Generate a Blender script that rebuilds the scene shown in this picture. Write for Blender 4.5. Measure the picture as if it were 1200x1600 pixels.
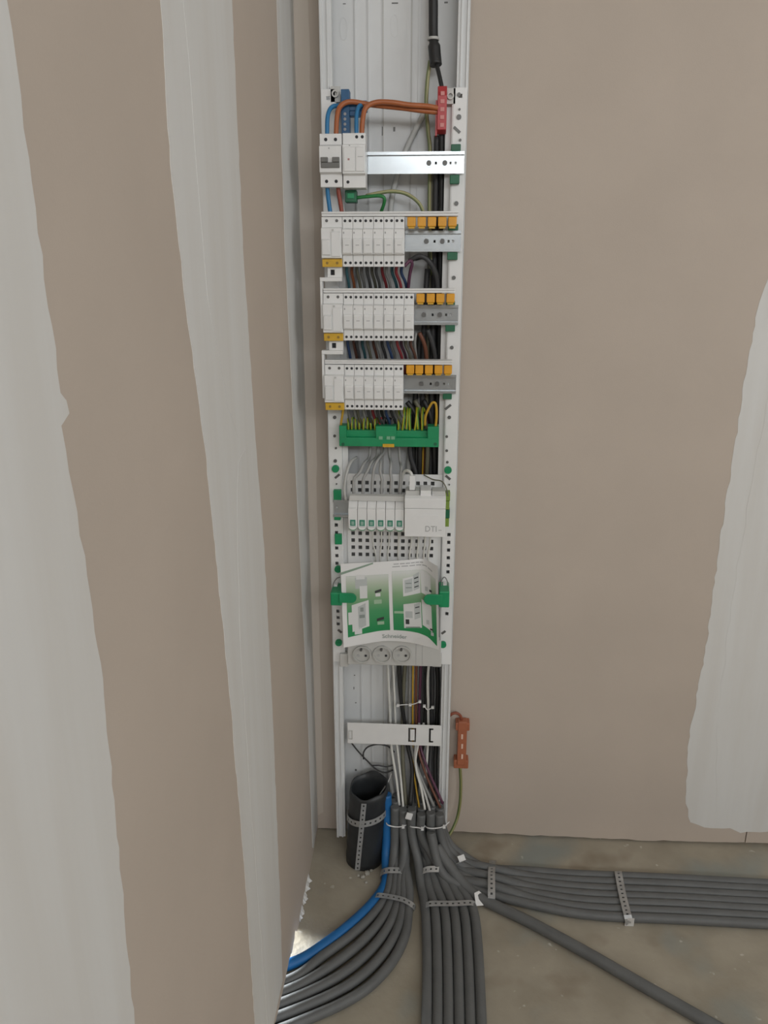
import bpy, bmesh, math, random
from mathutils import Vector, Matrix, noise as mnoise

for o in list(bpy.data.objects): bpy.data.objects.remove(o)
scene = bpy.context.scene
COL = scene.collection
random.seed(7)

# ------------------------------------------------------------------ camera
FPX = 1200.0
PITCH = math.radians(17.1); YAW = math.radians(3.2)
CAM = Vector((0.064, -1.514, 1.26))
FW = Vector((-math.sin(YAW)*math.cos(PITCH), math.cos(YAW)*math.cos(PITCH), -math.sin(PITCH)))
RT = Vector((math.cos(YAW), math.sin(YAW), 0)); DN = FW.cross(RT)
cd = bpy.data.cameras.new('camera'); cam = bpy.data.objects.new('camera', cd); COL.objects.link(cam)
cd.sensor_fit = 'VERTICAL'; cd.sensor_height = 24.0; cd.lens = 24.0*FPX/1600.0
cd.clip_start = 0.02; cd.clip_end = 60
cam.matrix_world = Matrix(((RT.x, -DN.x, -FW.x, CAM.x), (RT.y, -DN.y, -FW.y, CAM.y), (RT.z, -DN.z, -FW.z, CAM.z), (0, 0, 0, 1)))
scene.camera = cam
# ------------------------------------------------------------------ light
w = bpy.data.worlds.new('world'); scene.world = w; w.use_nodes = True
w.node_tree.nodes['Background'].inputs[0].default_value = (0.86, 0.93, 1.0, 1)
w.node_tree.nodes['Background'].inputs[1].default_value = 0.9
def area(name, loc, rot, sx, sy, power, col):
    l = bpy.data.lights.new(name, 'AREA'); l.shape = 'RECTANGLE'; l.size = sx; l.size_y = sy; l.energy = power; l.color = col
    o = bpy.data.objects.new(name, l); COL.objects.link(o); o.location = loc; o.rotation_euler = rot
    return o
# daylight entering through the big opening in the rear wall
area('window_daylight', (0.95, -3.72, 2.13), (math.radians(90), 0, 0), 2.2, 0.50, 36, (0.97, 0.985, 1.0))
area('side_fill', (2.52, -1.9, 1.65), (math.radians(90), 0, math.radians(90)), 1.3, 1.2, 20, (0.97, 0.985, 1.0))  # fill lamp added on the right to brighten the left wall
# daylight from the low glazed door of the next room, behind the left wall
area('next_room_daylight', (-0.95, -0.12, 0.15), (math.radians(90), 0, math.radians(-115)), 0.6, 0.26, 90, (0.93, 0.97, 1.0))
vs = scene.view_settings
scene.display_settings.display_device = 'sRGB'
vs.view_transform = 'Standard'; vs.look = 'None'; vs.gamma = 1.0; vs.use_curve_mapping = False; vs.exposure = -0.22

# ------------------------------------------------------------------ helpers
def at(px, py, Y):
    """point on the vertical plane y = Y that the photo shows at px, py"""
    d = FW + RT*((px-600)/FPX) + DN*((py-800)/FPX)
    return CAM + d*((Y-CAM.y)/d.y)
def fl(px, py, Z):
    d = FW + RT*((px-600)/FPX) + DN*((py-800)/FPX)
    return CAM + d*((Z-CAM.z)/d.z)
def rc(px0, py0, px1, py1, Y):
    my = (py0+py1)/2; mx = (px0+px1)/2
    return at(px0, my, Y).x, at(px1, my, Y).x, at(mx, py1, Y).z, at(mx, py0, Y).z   # x0 x1 z0 z1

def lin(c):
    return tuple(((v/255)/12.92 if v/255 <= 0.04045 else ((v/255+0.055)/1.055)**2.4) for v in c)
MATS = {}
def mat(name, rgb, rough=0.5, metal=0.0, var=0.0, scale=20.0, bump=0.0, bscale=200.0, rgb2=None, stretch=None, trans=0.0):
    """rgb = linear base colour"""
    m = bpy.data.materials.new(name); m.use_nodes = True; MATS[name] = m
    nt = m.node_tree; b = nt.nodes['Principled BSDF']
    b.inputs['Roughness'].default_value = rough; b.inputs['Metallic'].default_value = metal
    b.inputs['Base Color'].default_value = (*rgb, 1)
    if trans: b.inputs['Transmission Weight'].default_value = trans
    tc = nt.nodes.new('ShaderNodeNewGeometry') 
    src = tc.outputs['Position']
    if stretch:
        mp = nt.nodes.new('ShaderNodeMapping'); mp.inputs['Scale'].default_value = stretch
        nt.links.new(src, mp.inputs['Vector']); src = mp.outputs['Vector']
    if var or rgb2:
        n = nt.nodes.new('ShaderNodeTexNoise'); n.inputs['Scale'].default_value = scale; n.inputs['Detail'].default_value = 4
        nt.links.new(src, n.inputs['Vector'])
        mx = nt.nodes.new('ShaderNodeMix'); mx.data_type = 'RGBA'
        r = nt.nodes.new('ShaderNodeMapRange'); r.inputs['From Min'].default_value = 0.35; r.inputs['From Max'].default_value = 0.65
        nt.links.new(n.outputs['Fac'], r.inputs['Value']); nt.links.new(r.outputs['Result'], mx.inputs['Factor'])
        c2 = rgb2 if rgb2 else tuple(v*(1-var) for v in rgb)
        mx.inputs['A'].default_value = (*rgb, 1); mx.inputs['B'].default_value = (*c2, 1)
        nt.links.new(mx.outputs['Result'], b.inputs['Base Color'])
    if bump:
        n2 = nt.nodes.new('ShaderNodeTexNoise'); n2.inputs['Scale'].default_value = bscale; n2.inputs['Detail'].default_value = 3
        nt.links.new(src, n2.inputs['Vector'])
        bp = nt.nodes.new('ShaderNodeBump'); bp.inputs['Strength'].default_value = bump; bp.inputs['Distance'].default_value = 0.002
        nt.links.new(n2.outputs['Fac'], bp.inputs['Height']); nt.links.new(bp.outputs['Normal'], b.inputs['Normal'])
    return m

BEIGE = mat('plasterboard_paper', (0.54, 0.465, 0.395), 0.85, var=0.05, scale=5, bump=0.08, bscale=350)
COMP = mat('joint_compound', (0.71, 0.71, 0.69), 0.75, rgb2=(0.675, 0.665, 0.635), scale=3.0, stretch=(9, 9, 0.8), bump=0.03, bscale=12)
FLOORM = mat('concrete', (0.40, 0.36, 0.285), 0.8, rgb2=(0.32, 0.285, 0.22), scale=9, bump=0.35, bscale=90)
PVC = mat('white_pvc', (0.72, 0.735, 0.735), 0.38, var=0.04, scale=12)
PVC2 = mat('white_plastic', (0.82, 0.825, 0.815), 0.4, var=0.03, scale=30)
PVCG = mat('light_grey_plastic', (0.58, 0.58, 0.555), 0.45, var=0.05, scale=20)
ZINC = mat('zinc_rail', (0.47, 0.51, 0.53), 0.24, metal=0.7, var=0.08, scale=40)
STEEL = mat('galvanised_strap', (0.50, 0.51, 0.51), 0.42, metal=0.5, var=0.2, scale=60)
STEELB = mat('bright_galvanised', (0.78, 0.78, 0.77), 0.35, metal=0.3, var=0.1, scale=60)
SCREW = mat('screw_metal', (0.14, 0.14, 0.135), 0.45, metal=0.4)
DARK = mat('dark_recess', (0.035, 0.036, 0.04), 0.7)
GREYT = mat('toggle_grey', (0.17, 0.17, 0.16), 0.5)
MARK = mat('print_grey', (0.42, 0.42, 0.42), 0.6)
GREEN = mat('green_plastic', (0.012, 0.30, 0.12), 0.42, var=0.15, scale=30)
GREEND = mat('deep_green_plastic', (0.012, 0.14, 0.065), 0.45, var=0.2, scale=30)
ORANGE = mat('amber_plastic', (0.80, 0.37, 0.015), 0.42, var=0.1, scale=60)
YELLOW = mat('yellow_plastic', (0.70, 0.42, 0.03), 0.45, var=0.12, scale=80)
BLUEP = mat('blue_terminal', (0.015, 0.11, 0.26), 0.42, var=0.15, scale=60)
REDP = mat('red_terminal', (0.50, 0.05, 0.055), 0.42, var=0.12, scale=50)
CONDUIT = mat('grey_conduit', (0.135, 0.140, 0.139), 0.55, var=0.12, scale=25, bump=0.2, bscale=250)
CONDB = mat('blue_conduit', (0.012, 0.15, 0.42), 0.5, var=0.12, scale=25)
BLACKP = mat('black_pipe', (0.02, 0.022, 0.025), 0.45, rgb2=(0.036, 0.04, 0.043), scale=20, bump=0.2, bscale=60)
EARTHO = mat('earth_bar_orange', (0.42, 0.14, 0.07), 0.45, var=0.1, scale=60)
PAPER = mat('paper_white', (0.80, 0.80, 0.79), 0.6)
TXT = mat('print_dark', (0.10, 0.11, 0.11), 0.6)
WIRE = {
 'black': mat('wire_black', (0.022, 0.022, 0.022), 0.45),
 'charcoal': mat('wire_charcoal', (0.05, 0.05, 0.052), 0.5),
 'grey': mat('wire_grey', (0.26, 0.26, 0.25), 0.5),
 'pale grey': mat('wire_pale_grey', (0.50, 0.50, 0.48), 0.5),
 'olive': mat('wire_olive', (0.14, 0.135, 0.095), 0.5),
 'white': mat('wire_white', (0.70, 0.70, 0.66), 0.45),
 'blue': mat('wire_blue', (0.03, 0.20, 0.42), 0.42),
 'dark blue': mat('wire_dark_blue', (0.02, 0.06, 0.17), 0.42),
 'teal': mat('wire_teal', (0.04, 0.15, 0.18), 0.42),
 'brown': mat('wire_brown', (0.16, 0.06, 0.035), 0.42),
 'copper-brown': mat('wire_copper_brown', (0.42, 0.13, 0.045), 0.4),
 'red': mat('wire_red', (0.35, 0.03, 0.04), 0.42),
 'plum': mat('wire_plum', (0.10, 0.03, 0.065), 0.42),
 'yellow': mat('wire_yellow', (0.55, 0.33, 0.03), 0.42),
 'green': mat('wire_green', (0.03, 0.22, 0.06), 0.42),
}
def striped(name, a, b):
    m = bpy.data.materials.new(name); m.use_nodes = True; nt = m.node_tree; bs = nt.nodes['Principled BSDF']
    bs.inputs['Roughness'].default_value = 0.42
    uv = nt.nodes.new('ShaderNodeUVMap'); sp = nt.nodes.new('ShaderNodeSeparateXYZ'); nt.links.new(uv.outputs['UV'], sp.inputs[0])
    g = nt.nodes.new('ShaderNodeMath'); g.operation = 'SINE'
    k = nt.nodes.new('ShaderNodeMath'); k.operation = 'MULTIPLY'; k.inputs[1].default_value = 2*math.pi*2
    nt.links.new(sp.outputs['X'], k.inputs[0]); nt.links.new(k.outputs[0], g.inputs[0])
    gt = nt.nodes.new('ShaderNodeMath'); gt.operation = 'GREATER_THAN'; gt.inputs[1].default_value = 0.1; nt.links.new(g.outputs[0], gt.inputs[0])
    mx = nt.nodes.new('ShaderNodeMix'); mx.data_type = 'RGBA'; mx.inputs['A'].default_value = (*a, 1); mx.inputs['B'].default_value = (*b, 1)
    nt.links.new(gt.outputs[0], mx.inputs['Factor']); nt.links.new(mx.outputs['Result'], bs.inputs['Base Color'])
    return m
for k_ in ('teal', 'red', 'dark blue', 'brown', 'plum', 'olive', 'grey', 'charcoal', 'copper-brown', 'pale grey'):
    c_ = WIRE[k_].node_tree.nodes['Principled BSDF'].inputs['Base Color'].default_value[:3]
    WIRE['row '+k_] = mat('wire_row_shaded_'+k_.replace(' ', '_').replace('-', '_'), tuple(v*.62+.008 for v in c_), .5)  # darkened copies: shade between the breaker rows is put into the wire colour
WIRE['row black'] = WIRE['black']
WIRE['green-yellow'] = striped('wire_green_yellow', (0.55, 0.47, 0.03), (0.10, 0.26, 0.03))
WIRE['faded green-yellow'] = striped('wire_faded_green_yellow', (0.42, 0.40, 0.20), (0.24, 0.28, 0.13))

def catmull(pts, sub=6):
    pts = [Vector(p) for p in pts]
    if len(pts) < 3: return pts
    out = []
    for i in range(len(pts)-1):
        p0 = pts[i-1] if i else pts[0]*2-pts[1]; p1 = pts[i]; p2 = pts[i+1]; p3 = pts[i+2] if i+2 < len(pts) else p2*2-p1
        for s in range(sub):
            t = s/sub
            out.append(0.5*((2*p1)+(p2-p0)*t+(2*p0-5*p1+4*p2-p3)*t*t+(3*p1-p0-3*p2+p3)*t*t*t))
    out.append(pts[-1]); return out

class MB:
    def __init__(s): s.bm = bmesh.new(); s.uv = s.bm.loops.layers.uv.new('UVMap'); s.smooth = False
    def face(s, pts):
        vs_ = [s.bm.verts.new(p) for p in pts]
        return s.bm.faces.new(vs_)
    def hexa(s, c):
        v = [s.bm.verts.new(p) for p in c]
        for f in ((0,3,2,1),(4,5,6,7),(0,1,5,4),(1,2,6,5),(2,3,7,6),(3,0,4,7)): s.bm.faces.new([v[i] for i in f])
        return s
    def box(s, x0, x1, y0, y1, z0, z1, M=None):
        c = [Vector(p) for p in ((x0,y0,z0),(x1,y0,z0),(x1,y1,z0),(x0,y1,z0),(x0,y0,z1),(x1,y0,z1),(x1,y1,z1),(x0,y1,z1))]
        if M: c = [M @ p for p in c]
        return s.hexa(c)
    def rbox(s, r, y0, y1): return s.box(r[0], r[1], y0, y1, r[2], r[3])
    def prism(s, prof, x0, x1):
        """closed (y, z) profile extruded along x"""
        a = [s.bm.verts.new((x0, y, z)) for y, z in prof]; b = [s.bm.verts.new((x1, y, z)) for y, z in prof]
        n = len(prof); s.bm.faces.new(a); s.bm.faces.new(b[::-1])
        for i in range(n): s.bm.faces.new((a[i], b[i], b[(i+1) % n], a[(i+1) % n]))
        return s
    def poly(s, pts, off):
        """planar outline (Vectors) given thickness by the vector off"""
        off = Vector(off); a = [s.bm.verts.new(p) for p in pts]; b = [s.bm.verts.new(Vector(p)+off) for p in pts]
        n = len(pts); s.bm.faces.new(a); s.bm.faces.new(b[::-1])
        for i in range(n): s.bm.faces.new((a[i], b[i], b[(i+1) % n], a[(i+1) % n]))
        return s
    def cyl(s, c, ax, r, h, n=12, r2=None):
        c = Vector(c); ax = Vector(ax).normalized(); q = ax.to_track_quat('Z', 'Y')
        r2 = r if r2 is None else r2
        a = []; b = []
        for i in range(n):
            t = 2*math.pi*i/n; d = Vector((math.cos(t), math.sin(t), 0))
            a.append(s.bm.verts.new(c+q @ (d*r))); b.append(s.bm.verts.new(c+q @ (d*r2)+ax*h))
        s.bm.faces.new(a[::-1]); s.bm.faces.new(b)
        for i in range(n):
            f = s.bm.faces.new((a[i], a[(i+1) % n], b[(i+1) % n], b[i])); f.smooth = n > 8
        return s
    def ring(s, c, ax, r0, r1, h, n=20):
        c = Vector(c); ax = Vector(ax).normalized(); q = ax.to_track_quat('Z', 'Y'); R = []
        for rr, hh in ((r0, 0), (r1, 0), (r1, h), (r0, h)):
            R.append([s.bm.verts.new(c+q @ Vector((math.cos(2*math.pi*i/n)*rr, math.sin(2*math.pi*i/n)*rr, hh))) for i in range(n)])
        for k in range(4):
            A = R[k]; B = R[(k+1) % 4]
            for i in range(n): s.bm.faces.new((A[i], B[i], B[(i+1) % n], A[(i+1) % n])).smooth = k % 2 == 1
        return s
    def tube(s, pts, r, n=8, sub=6, smooth=True, cap=True):
        P = catmull(pts, sub) if sub > 1 else [Vector(p) for p in pts]
        m = len(P); rings = []; up = None; L = 0
        for i, p in enumerate(P):
            t = (P[min(i+1, m-1)]-P[max(i-1, 0)]).normalized()
            if up is None:
                up = Vector((0, 1, 0)) if abs(t.y) < 0.9 else Vector((1, 0, 0))
            up = (up-t*up.dot(t)).normalized(); sd = t.cross(up)
            rr = r(i/(m-1)) if callable(r) else r
            if i: L += (p-P[i-1]).length
            rings.append(([s.bm.verts.new(p+(up*math.cos(2*math.pi*k/n)+sd*math.sin(2*math.pi*k/n))*rr) for k in range(n)], L))
        for (A, la), (B, lb) in zip(rings, rings[1:]):
            for k in range(n):
                f = s.bm.faces.new((A[k], A[(k+1) % n], B[(k+1) % n], B[k])); f.smooth = True
                for lp, uv in zip(f.loops, ((k/n, la), ((k+1)/n, la), ((k+1)/n, lb), (k/n, lb))): lp[s.uv].uv = uv
        if cap: s.bm.faces.new(rings[0][0][::-1]); s.bm.faces.new(rings[-1][0])
        return s
    def plate(s, xs, zs, holes, y0, y1, f=None):
        """slab with rectangular through-holes: grid lines xs, zs; holes = set of (i, j) cells"""
        f = f or (lambda x, y, z: (x, y, z))
        V = {}
        def v(i, j, k):
            if (i, j, k) not in V: V[i, j, k] = s.bm.verts.new(f(xs[i], (y0, y1)[k], zs[j]))
            return V[i, j, k]
        nx, nz = len(xs)-1, len(zs)-1
        solid = lambda i, j: 0 <= i < nx and 0 <= j < nz and (i, j) not in holes
        for i in range(nx):
            for j in range(nz):
                if not solid(i, j): continue
                s.bm.faces.new((v(i,j,0), v(i+1,j,0), v(i+1,j+1,0), v(i,j+1,0)))
                s.bm.faces.new((v(i,j+1,1), v(i+1,j+1,1), v(i+1,j,1), v(i,j,1)))
                if not solid(i-1, j): s.bm.faces.new((v(i,j,0), v(i,j+1,0), v(i,j+1,1), v(i,j,1)))
                if not solid(i+1, j): s.bm.faces.new((v(i+1,j,1), v(i+1,j+1,1), v(i+1,j+1,0), v(i+1,j,0)))
                if not solid(i, j-1): s.bm.faces.new((v(i,j,1), v(i+1,j,1), v(i+1,j,0), v(i,j,0)))
                if not solid(i, j+1): s.bm.faces.new((v(i,j+1,0), v(i+1,j+1,0), v(i+1,j+1,1), v(i,j+1,1)))
        return s
    def build(s, name, m, parent=None, bevel=0.0, label=None):
        bm = s.bm; bmesh.ops.recalc_face_normals(bm, faces=bm.faces)
        o = bpy.data.objects.new(name, bpy.data.meshes.new(name))
        if parent:
            r = parent
            while r.parent: r = r.parent
            off = r.location.copy(); o.parent = parent
        else:
            xs = [v.co for v in bm.verts]
            off = Vector(((min(c.x for c in xs)+max(c.x for c in xs))/2, (min(c.y for c in xs)+max(c.y for c in xs))/2, min(c.z for c in xs)))
            o.location = off
        bmesh.ops.translate(bm, verts=bm.verts, vec=-off)
        bm.to_mesh(o.data); bm.free(); o.data.materials.append(m); COL.objects.link(o)
        if bevel:
            b = o.modifiers.new('bevel', 'BEVEL'); b.width = bevel; b.segments = 2; b.limit_method = 'ANGLE'; b.angle_limit = math.radians(40)
        if label: o['label'] = label
        return o

def tag(o, label, cat, group=None):
    o['label'] = label; o['category'] = cat
    if group: o['group'] = group
    return o
def thing(name, label, cat, loc, group=None):
    o = bpy.data.objects.new(name, None); COL.objects.link(o); o.location = loc; o.empty_display_size = 0.02
    return tag(o, label, cat, group)
def dup(root, loc, label):
    def cp(o, par):
        c = o.copy(); COL.objects.link(c)
        if par: c.parent = par
        for ch in o.children: cp(ch, c)
        return c
    r = cp(root, None); r.location = loc; r['label'] = label; return r
def struct(o): o['kind'] = 'structure'; return o
def wire(name, label, col, pts, r=0.002, group=None, cat='wire', n=8, sub=6, m=None):
    o = MB().tube(pts, r, n, sub).build(name, m or WIRE[col]); return tag(o, label, cat, group)
ORD = ['first', 'second', 'third', 'fourth', 'fifth', 'sixth', 'seventh', 'eighth', 'ninth', 'tenth', 'eleventh', 'twelfth', 'thirteenth', 'fourteenth', 'fifteenth', 'sixteenth']

# ================================================================== SETTING
XL = -0.178            # face of the left wall
HC = 2.5
fb = MB(); fb.box(-1.6, 3.0, -4.0, 0.06, -0.1, 0.0); floor = struct(fb.build('floor', FLOORM))
# concrete stains and speckles: extend the floor material
nt = FLOORM.node_tree; bs = nt.nodes['Principled BSDF']
prev = bs.inputs['Base Color'].links[0].from_socket
def overlay(prev, scale, lo, hi, col, amt, detail=3):
    g = nt.nodes.new('ShaderNodeNewGeometry'); n = nt.nodes.new('ShaderNodeTexNoise'); n.inputs['Scale'].default_value = scale; n.inputs['Detail'].default_value = detail
    nt.links.new(g.outputs['Position'], n.inputs['Vector'])
    r = nt.nodes.new('ShaderNodeMapRange'); r.inputs['From Min'].default_value = lo; r.inputs['From Max'].default_value = hi; r.inputs['To Max'].default_value = amt
    nt.links.new(n.outputs['Fac'], r.inputs['Value'])
    mx = nt.nodes.new('ShaderNodeMix'); mx.data_type = 'RGBA'; mx.inputs['B'].default_value = (*col, 1)
    nt.links.new(r.outputs['Result'], mx.inputs['Factor']); nt.links.new(prev, mx.inputs['A'])
    return mx.outputs['Result']
prev = overlay(prev, 4.3, 0.56, 0.70, (0.24, 0.29, 0.29), 0.6)
prev = overlay(prev, 6.5, 0.60, 0.72, (0.20, 0.15, 0.10), 0.5)
prev = overlay(prev, 38, 0.70, 0.76, (0.62, 0.60, 0.54), 0.8, 2)
nt.links.new(prev, bs.inputs['Base Color'])

def ragged(pts, step=0.012, amp=0.0015, seed=0):
    """densify a closed outline of 2-D points and jitter it; segments marked straight keep still"""
    rnd = random.Random(seed); out = []
    for i in range(len(pts)):
        a = pts[i]; b = pts[(i+1) % len(pts)]
        st = len(a) > 2
        L = math.hypot(b[0]-a[0], b[1]-a[1]); k = 1 if st else max(1, int(L/step))
        for j in range(k):
            t = j/k; x = a[0]+(b[0]-a[0])*t; y = a[1]+(b[1]-a[1])*t
            if not st and j: x += rnd.uniform(-amp, amp); y += rnd.uniform(-amp, amp)
            out.append((x, y))
    return out

# back wall: plasterboards on a core that stands behind them
wb = struct(MB().box(XL-0.02, 2.6, 0.0135, 0.06, 0.0, HC).build('wall_back', BEIGE))
rnd = random.Random(3)
def board_back(x0, x1):
    pts = []; n = max(2, int((x1-x0)/0.02))
    for i in range(n+1):
        x = x0+(x1-x0)*i/n; pts.append((x, 0.007+rnd.uniform(-0.0018, 0.0018)+0.002*math.sin(x*9)))
    pts += [(x1, HC), (x0, HC)]
    return MB().poly([Vector((x, 0.0, z)) for x, z in pts], (0, 0.0125, 0))
board_back(XL, 0.8125).build('plasterboard', BEIGE, wb)
board_back(0.815, 2.01).build('plasterboard', BEIGE, wb)
board_back(2.012, 2.6).build('plasterboard', BEIGE, wb)
# compound over the joint of the right boards
o = ragged([(0.72, 2.45, 1), (1.02, 2.45, 1), (0.98, 0.0495), (0.83, 0.040), (0.80, 0.036), (0.775, 0.048), (0.717, 0.0475), (0.684, 0.060), (0.668, 0.11),
            (0.664, 0.155), (0.655, 0.30), (0.658, 0.33), (0.6665, 0.52), (0.6645, 0.695), (0.667, 0.925), (0.670, 1.01), (0.668, 1.05), (0.6775, 1.215), (0.687, 1.255), (0.70, 1.6)], 0.014, 0.0022, 5)
MB().poly([Vector((x, -0.0005, z)) for x, z in o], (0, 0.0007, 0)).build('joint_compound', COMP, wb)
o = ragged([(0.735, 2.44, 1), (0.93, 2.44, 1), (0.92, 0.09), (0.74, 0.085), (0.712, 0.30), (0.705, 0.6), (0.712, 0.9), (0.725, 1.2), (0.735, 1.8)], 0.03, 0.003, 6)
MB().poly([Vector((x, -0.0008, z)) for x, z in o], (0, 0.0006, 0)).build('joint_compound', COMP, wb)
# thin smear of compound on the back wall beside the corner
o = ragged([(XL, 2.45, 1), (XL+0.028, 2.45), (XL+0.026, 1.2), (XL+0.018, 0.8), (XL+0.014, 0.05), (XL, 0.04, 1)], 0.03, 0.001, 8)
MB().poly([Vector((x, -0.0004, z)) for x, z in o], (0, 0.0006, 0)).build('joint_compound', mat('thin_compound', (0.66, 0.59, 0.52), 0.8, rgb2=(0.60, 0.53, 0.455), scale=3, stretch=(9, 9, 0.8)), wb)

# left wall: board with a rough notch at its foot where the conduits pass through
wl_pts = [(0.0135, 0.0)]
edge = [(-0.06, 0.0), (-0.10, 0.0), (-0.20, 0.0), (-0.285, 0.0), (-0.305, 0.008), (-0.320, 0.028), (-0.335, 0.016), (-0.36, 0.015), (-0.385, 0.026), (-0.42, 0.027), (-0.45, 0.027), (-0.49, 0.029), (-0.52, 0.034), (-0.57, 0.065), (-0.65, 0.14), (-0.76, 0.15), (-0.80, 0.0), (-1.0, 0.0), (-3.8, 0.0)]
for a, b in zip(edge, edge[1:]):
    k = 4 if -0.8 < a[0] < -0.25 else 1
    for j in range(k):
        t = j/k; wl_pts.append((a[0]+(b[0]-a[0])*t+(rnd.uniform(-.002, .002) if j else 0), max(0, a[1]+(b[1]-a[1])*t+(rnd.uniform(-.0025, .0025) if j else 0))))
wl_pts += [(-3.8, 0.0), (-3.8, HC), (0.0135, HC)]
wl = struct(MB().poly([Vector((XL, y, z)) for y, z in wl_pts], (-0.0125, 0, 0)).build('wall_left', BEIGE))
def comp_left(pts, seed, off=0.0005, step=0.014, amp=0.002):
    o = ragged(pts, step, amp, seed)
    MB().poly([Vector((XL+off, y, z)) for y, z in o], (-0.0007, 0, 0)).build('joint_compound', COMP, wl)
comp_left([(-1.03, 2.45, 1), (-1.38, 2.45, 1), (-1.36, 0.03, 1), (-1.05, 0.03), (-1.026, 0.646), (-1.015, 0.847), (-1.0076, 0.968), (-1.013, 1.054), (-1.016, 1.103), (-1.0235, 1.165), (-1.010, 1.171), (-1.012, 1.180), (-1.019, 1.186), (-1.022, 1.327), (-1.025, 1.41)], 11)
comp_left([(-0.745, 2.45, 1), (-0.46, 2.45, 1), (-0.4633, 1.5766), (-0.4715, 1.28), (-0.453, 1.025), (-0.434, 0.874), (-0.430, 0.598), (-0.443, 0.227), (-0.455, 0.05), (-0.652, 0.05), (-0.6525, 0.19), (-0.6525, 0.426), (-0.6685, 0.742), (-0.694, 1.004), (-0.7016, 1.08), (-0.7334, 1.23), (-0.749, 1.36), (-0.742, 1.49)], 12)
comp_left([(-0.69, 2.44, 1), (-0.52, 2.44, 1), (-0.51, 1.5), (-0.505, 1.25), (-0.52, 1.14), (-0.555, 1.06), (-0.60, 1.11), (-0.655, 1.24), (-0.665, 1.4), (-0.68, 1.7)], 13, 0.0008, 0.03, 0.003)
comp_left([(-0.56, 1.03), (-0.585, 0.96), (-0.605, 0.8), (-0.60, 0.5), (-0.58, 0.1), (-0.47, 0.08), (-0.46, 0.4), (-0.455, 0.8), (-0.475, 0.96), (-0.52, 1.04)], 14, 0.0008, 0.03, 0.003)
comp_left([(-0.16, 2.45, 1), (-0.0005, 2.45, 1), (-0.0005, 0.02, 1), (-0.075, 0.012), (-0.089, 0.024), (-0.094, 0.395), (-0.118, 0.695), (-0.14, 0.957), (-0.165, 1.29), (-0.16, 1.667)], 15, step=0.03)
# torn paper and plaster at the foot of the left wall
r9 = random.Random(21)
for y0, y1, dmax in ((-0.150, -0.198, .013), (-0.203, -0.232, .010), (-0.238, -0.275, .007)):
    n = 9; out = [Vector((XL-.001, y0+(y1-y0)*i/n, .010+r9.uniform(-.002, .002))) for i in range(n+1)]
    low = [Vector((XL+dmax*r9.uniform(.25, 1.0)*math.sin(math.pi*(i+.6)/(n+1.2))+.0006, y0+(y1-y0)*i/n+r9.uniform(-.001, .001), .0012+r9.uniform(0, .0012))) for i in range(n+1)]
    b = MB()
    for q in range(n): b.hexa([out[q], low[q], low[q+1], out[q+1], out[q]+Vector((.0006, 0, .001)), low[q]+Vector((.0006, 0, .001)), low[q+1]+Vector((.0006, 0, .001)), out[q+1]+Vector((.0006, 0, .001))])
    b.build('torn_paper', COMP, wl)

# rest of the room: ceiling, right wall, rear wall with a wide window opening
struct(MB().box(XL-0.02, 2.6, -3.8, 0.06, HC, HC+0.05).build('ceiling', COMP))
struct(MB().plate([-3.8, -2.57, -1.23, 0.06], [0, 1.03, 2.27, HC], {(1, 1)}, 2.6, 2.65, lambda x, y, z: (y, x, z)).build('wall_right', BEIGE))
wr = MB().plate([XL-0.02, -0.17, 2.1, 2.65], [0, 1.86, 2.4, HC], {(1, 1)}, -3.85, -3.8); struct(wr.build('wall_rear', BEIGE))

# ================================================================== CABLE TRUNKING
YB = -0.006           # inner face of the trunking back
tr = thing('cable_trunking', 'tall white plastic cable trunking fixed upright on the beige plasterboard wall', 'trunking', (0, 0, 0.035))
T0, T1 = 0.035, 2.46
MB().box(-0.125, 0.125, YB, -0.0005, T0+0.03, T1).build('back_panel', PVC, tr)
for px, wd in ((555, 3), (576, 3), (599, 1.5), (644, 1.5), (656, 3)):
    x = at(px, 0, YB).x
    MB().box(x-wd/2000, x+wd/2000, YB-0.0025, YB, T0+0.03, T1).build('rib', PVCG if wd < 2 else PVC, tr)
for s in (-1, 1):
    b = MB()
    b.box(*sorted((s*0.125, s*0.1225)), -0.062, 0, T0, T1)
    b.box(*sorted((s*0.125, s*0.1238)), -0.066, -0.062, T0, T1)
    for a_, b_ in ((T0, at(615, 1030, -.062).z), (at(615, 145, -.062).z, T1)):
        b.box(*sorted((s*0.1225, s*0.105)), -0.062, -0.059, a_, b_)
        b.box(*sorted((s*0.107, s*0.105)), -0.059, -0.040, a_, b_)
        b.box(*sorted((s*0.1238, s*0.120)), -0.066, -0.062, a_, b_)
        b.box(*sorted((s*0.113, s*0.110)), -0.0645, -0.062, a_, b_)
    b.build('side_rail', PVC, tr, 0.0006)
# knockout holes and slots in the back
for px, py, w_, h_ in ((617, 5, 9, 1.6), (697, 4, 5, 2), (538, 6, 4, 1), (616, 202, 3, 6), (598, 205, 2.5, 12), (556, 1203, 3.5, 4), (553, 1075, 1.5, 5), (556, 1098, 2.5, 1.5), (554, 1055, 2.5, 1.5)):
    c = at(px, py, YB)
    MB().box(c.x-w_*.0006, c.x+w_*.0006, YB-0.0006, YB, c.z-h_*.0006, c.z+h_*.0006).build('knockout', SCREW, tr)
for px, py in ((616, 40), (537, 45)):
    c = at(px, py, YB)
    b = MB().ring((c.x, YB, c.z), (0, -1, 0), 0.0062, 0.0068, 0.0006, 20)
    for v in b.bm.verts: v.co.z = c.z+(v.co.z-c.z)*2.6
    b.build('knockout', PVC, tr)
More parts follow.
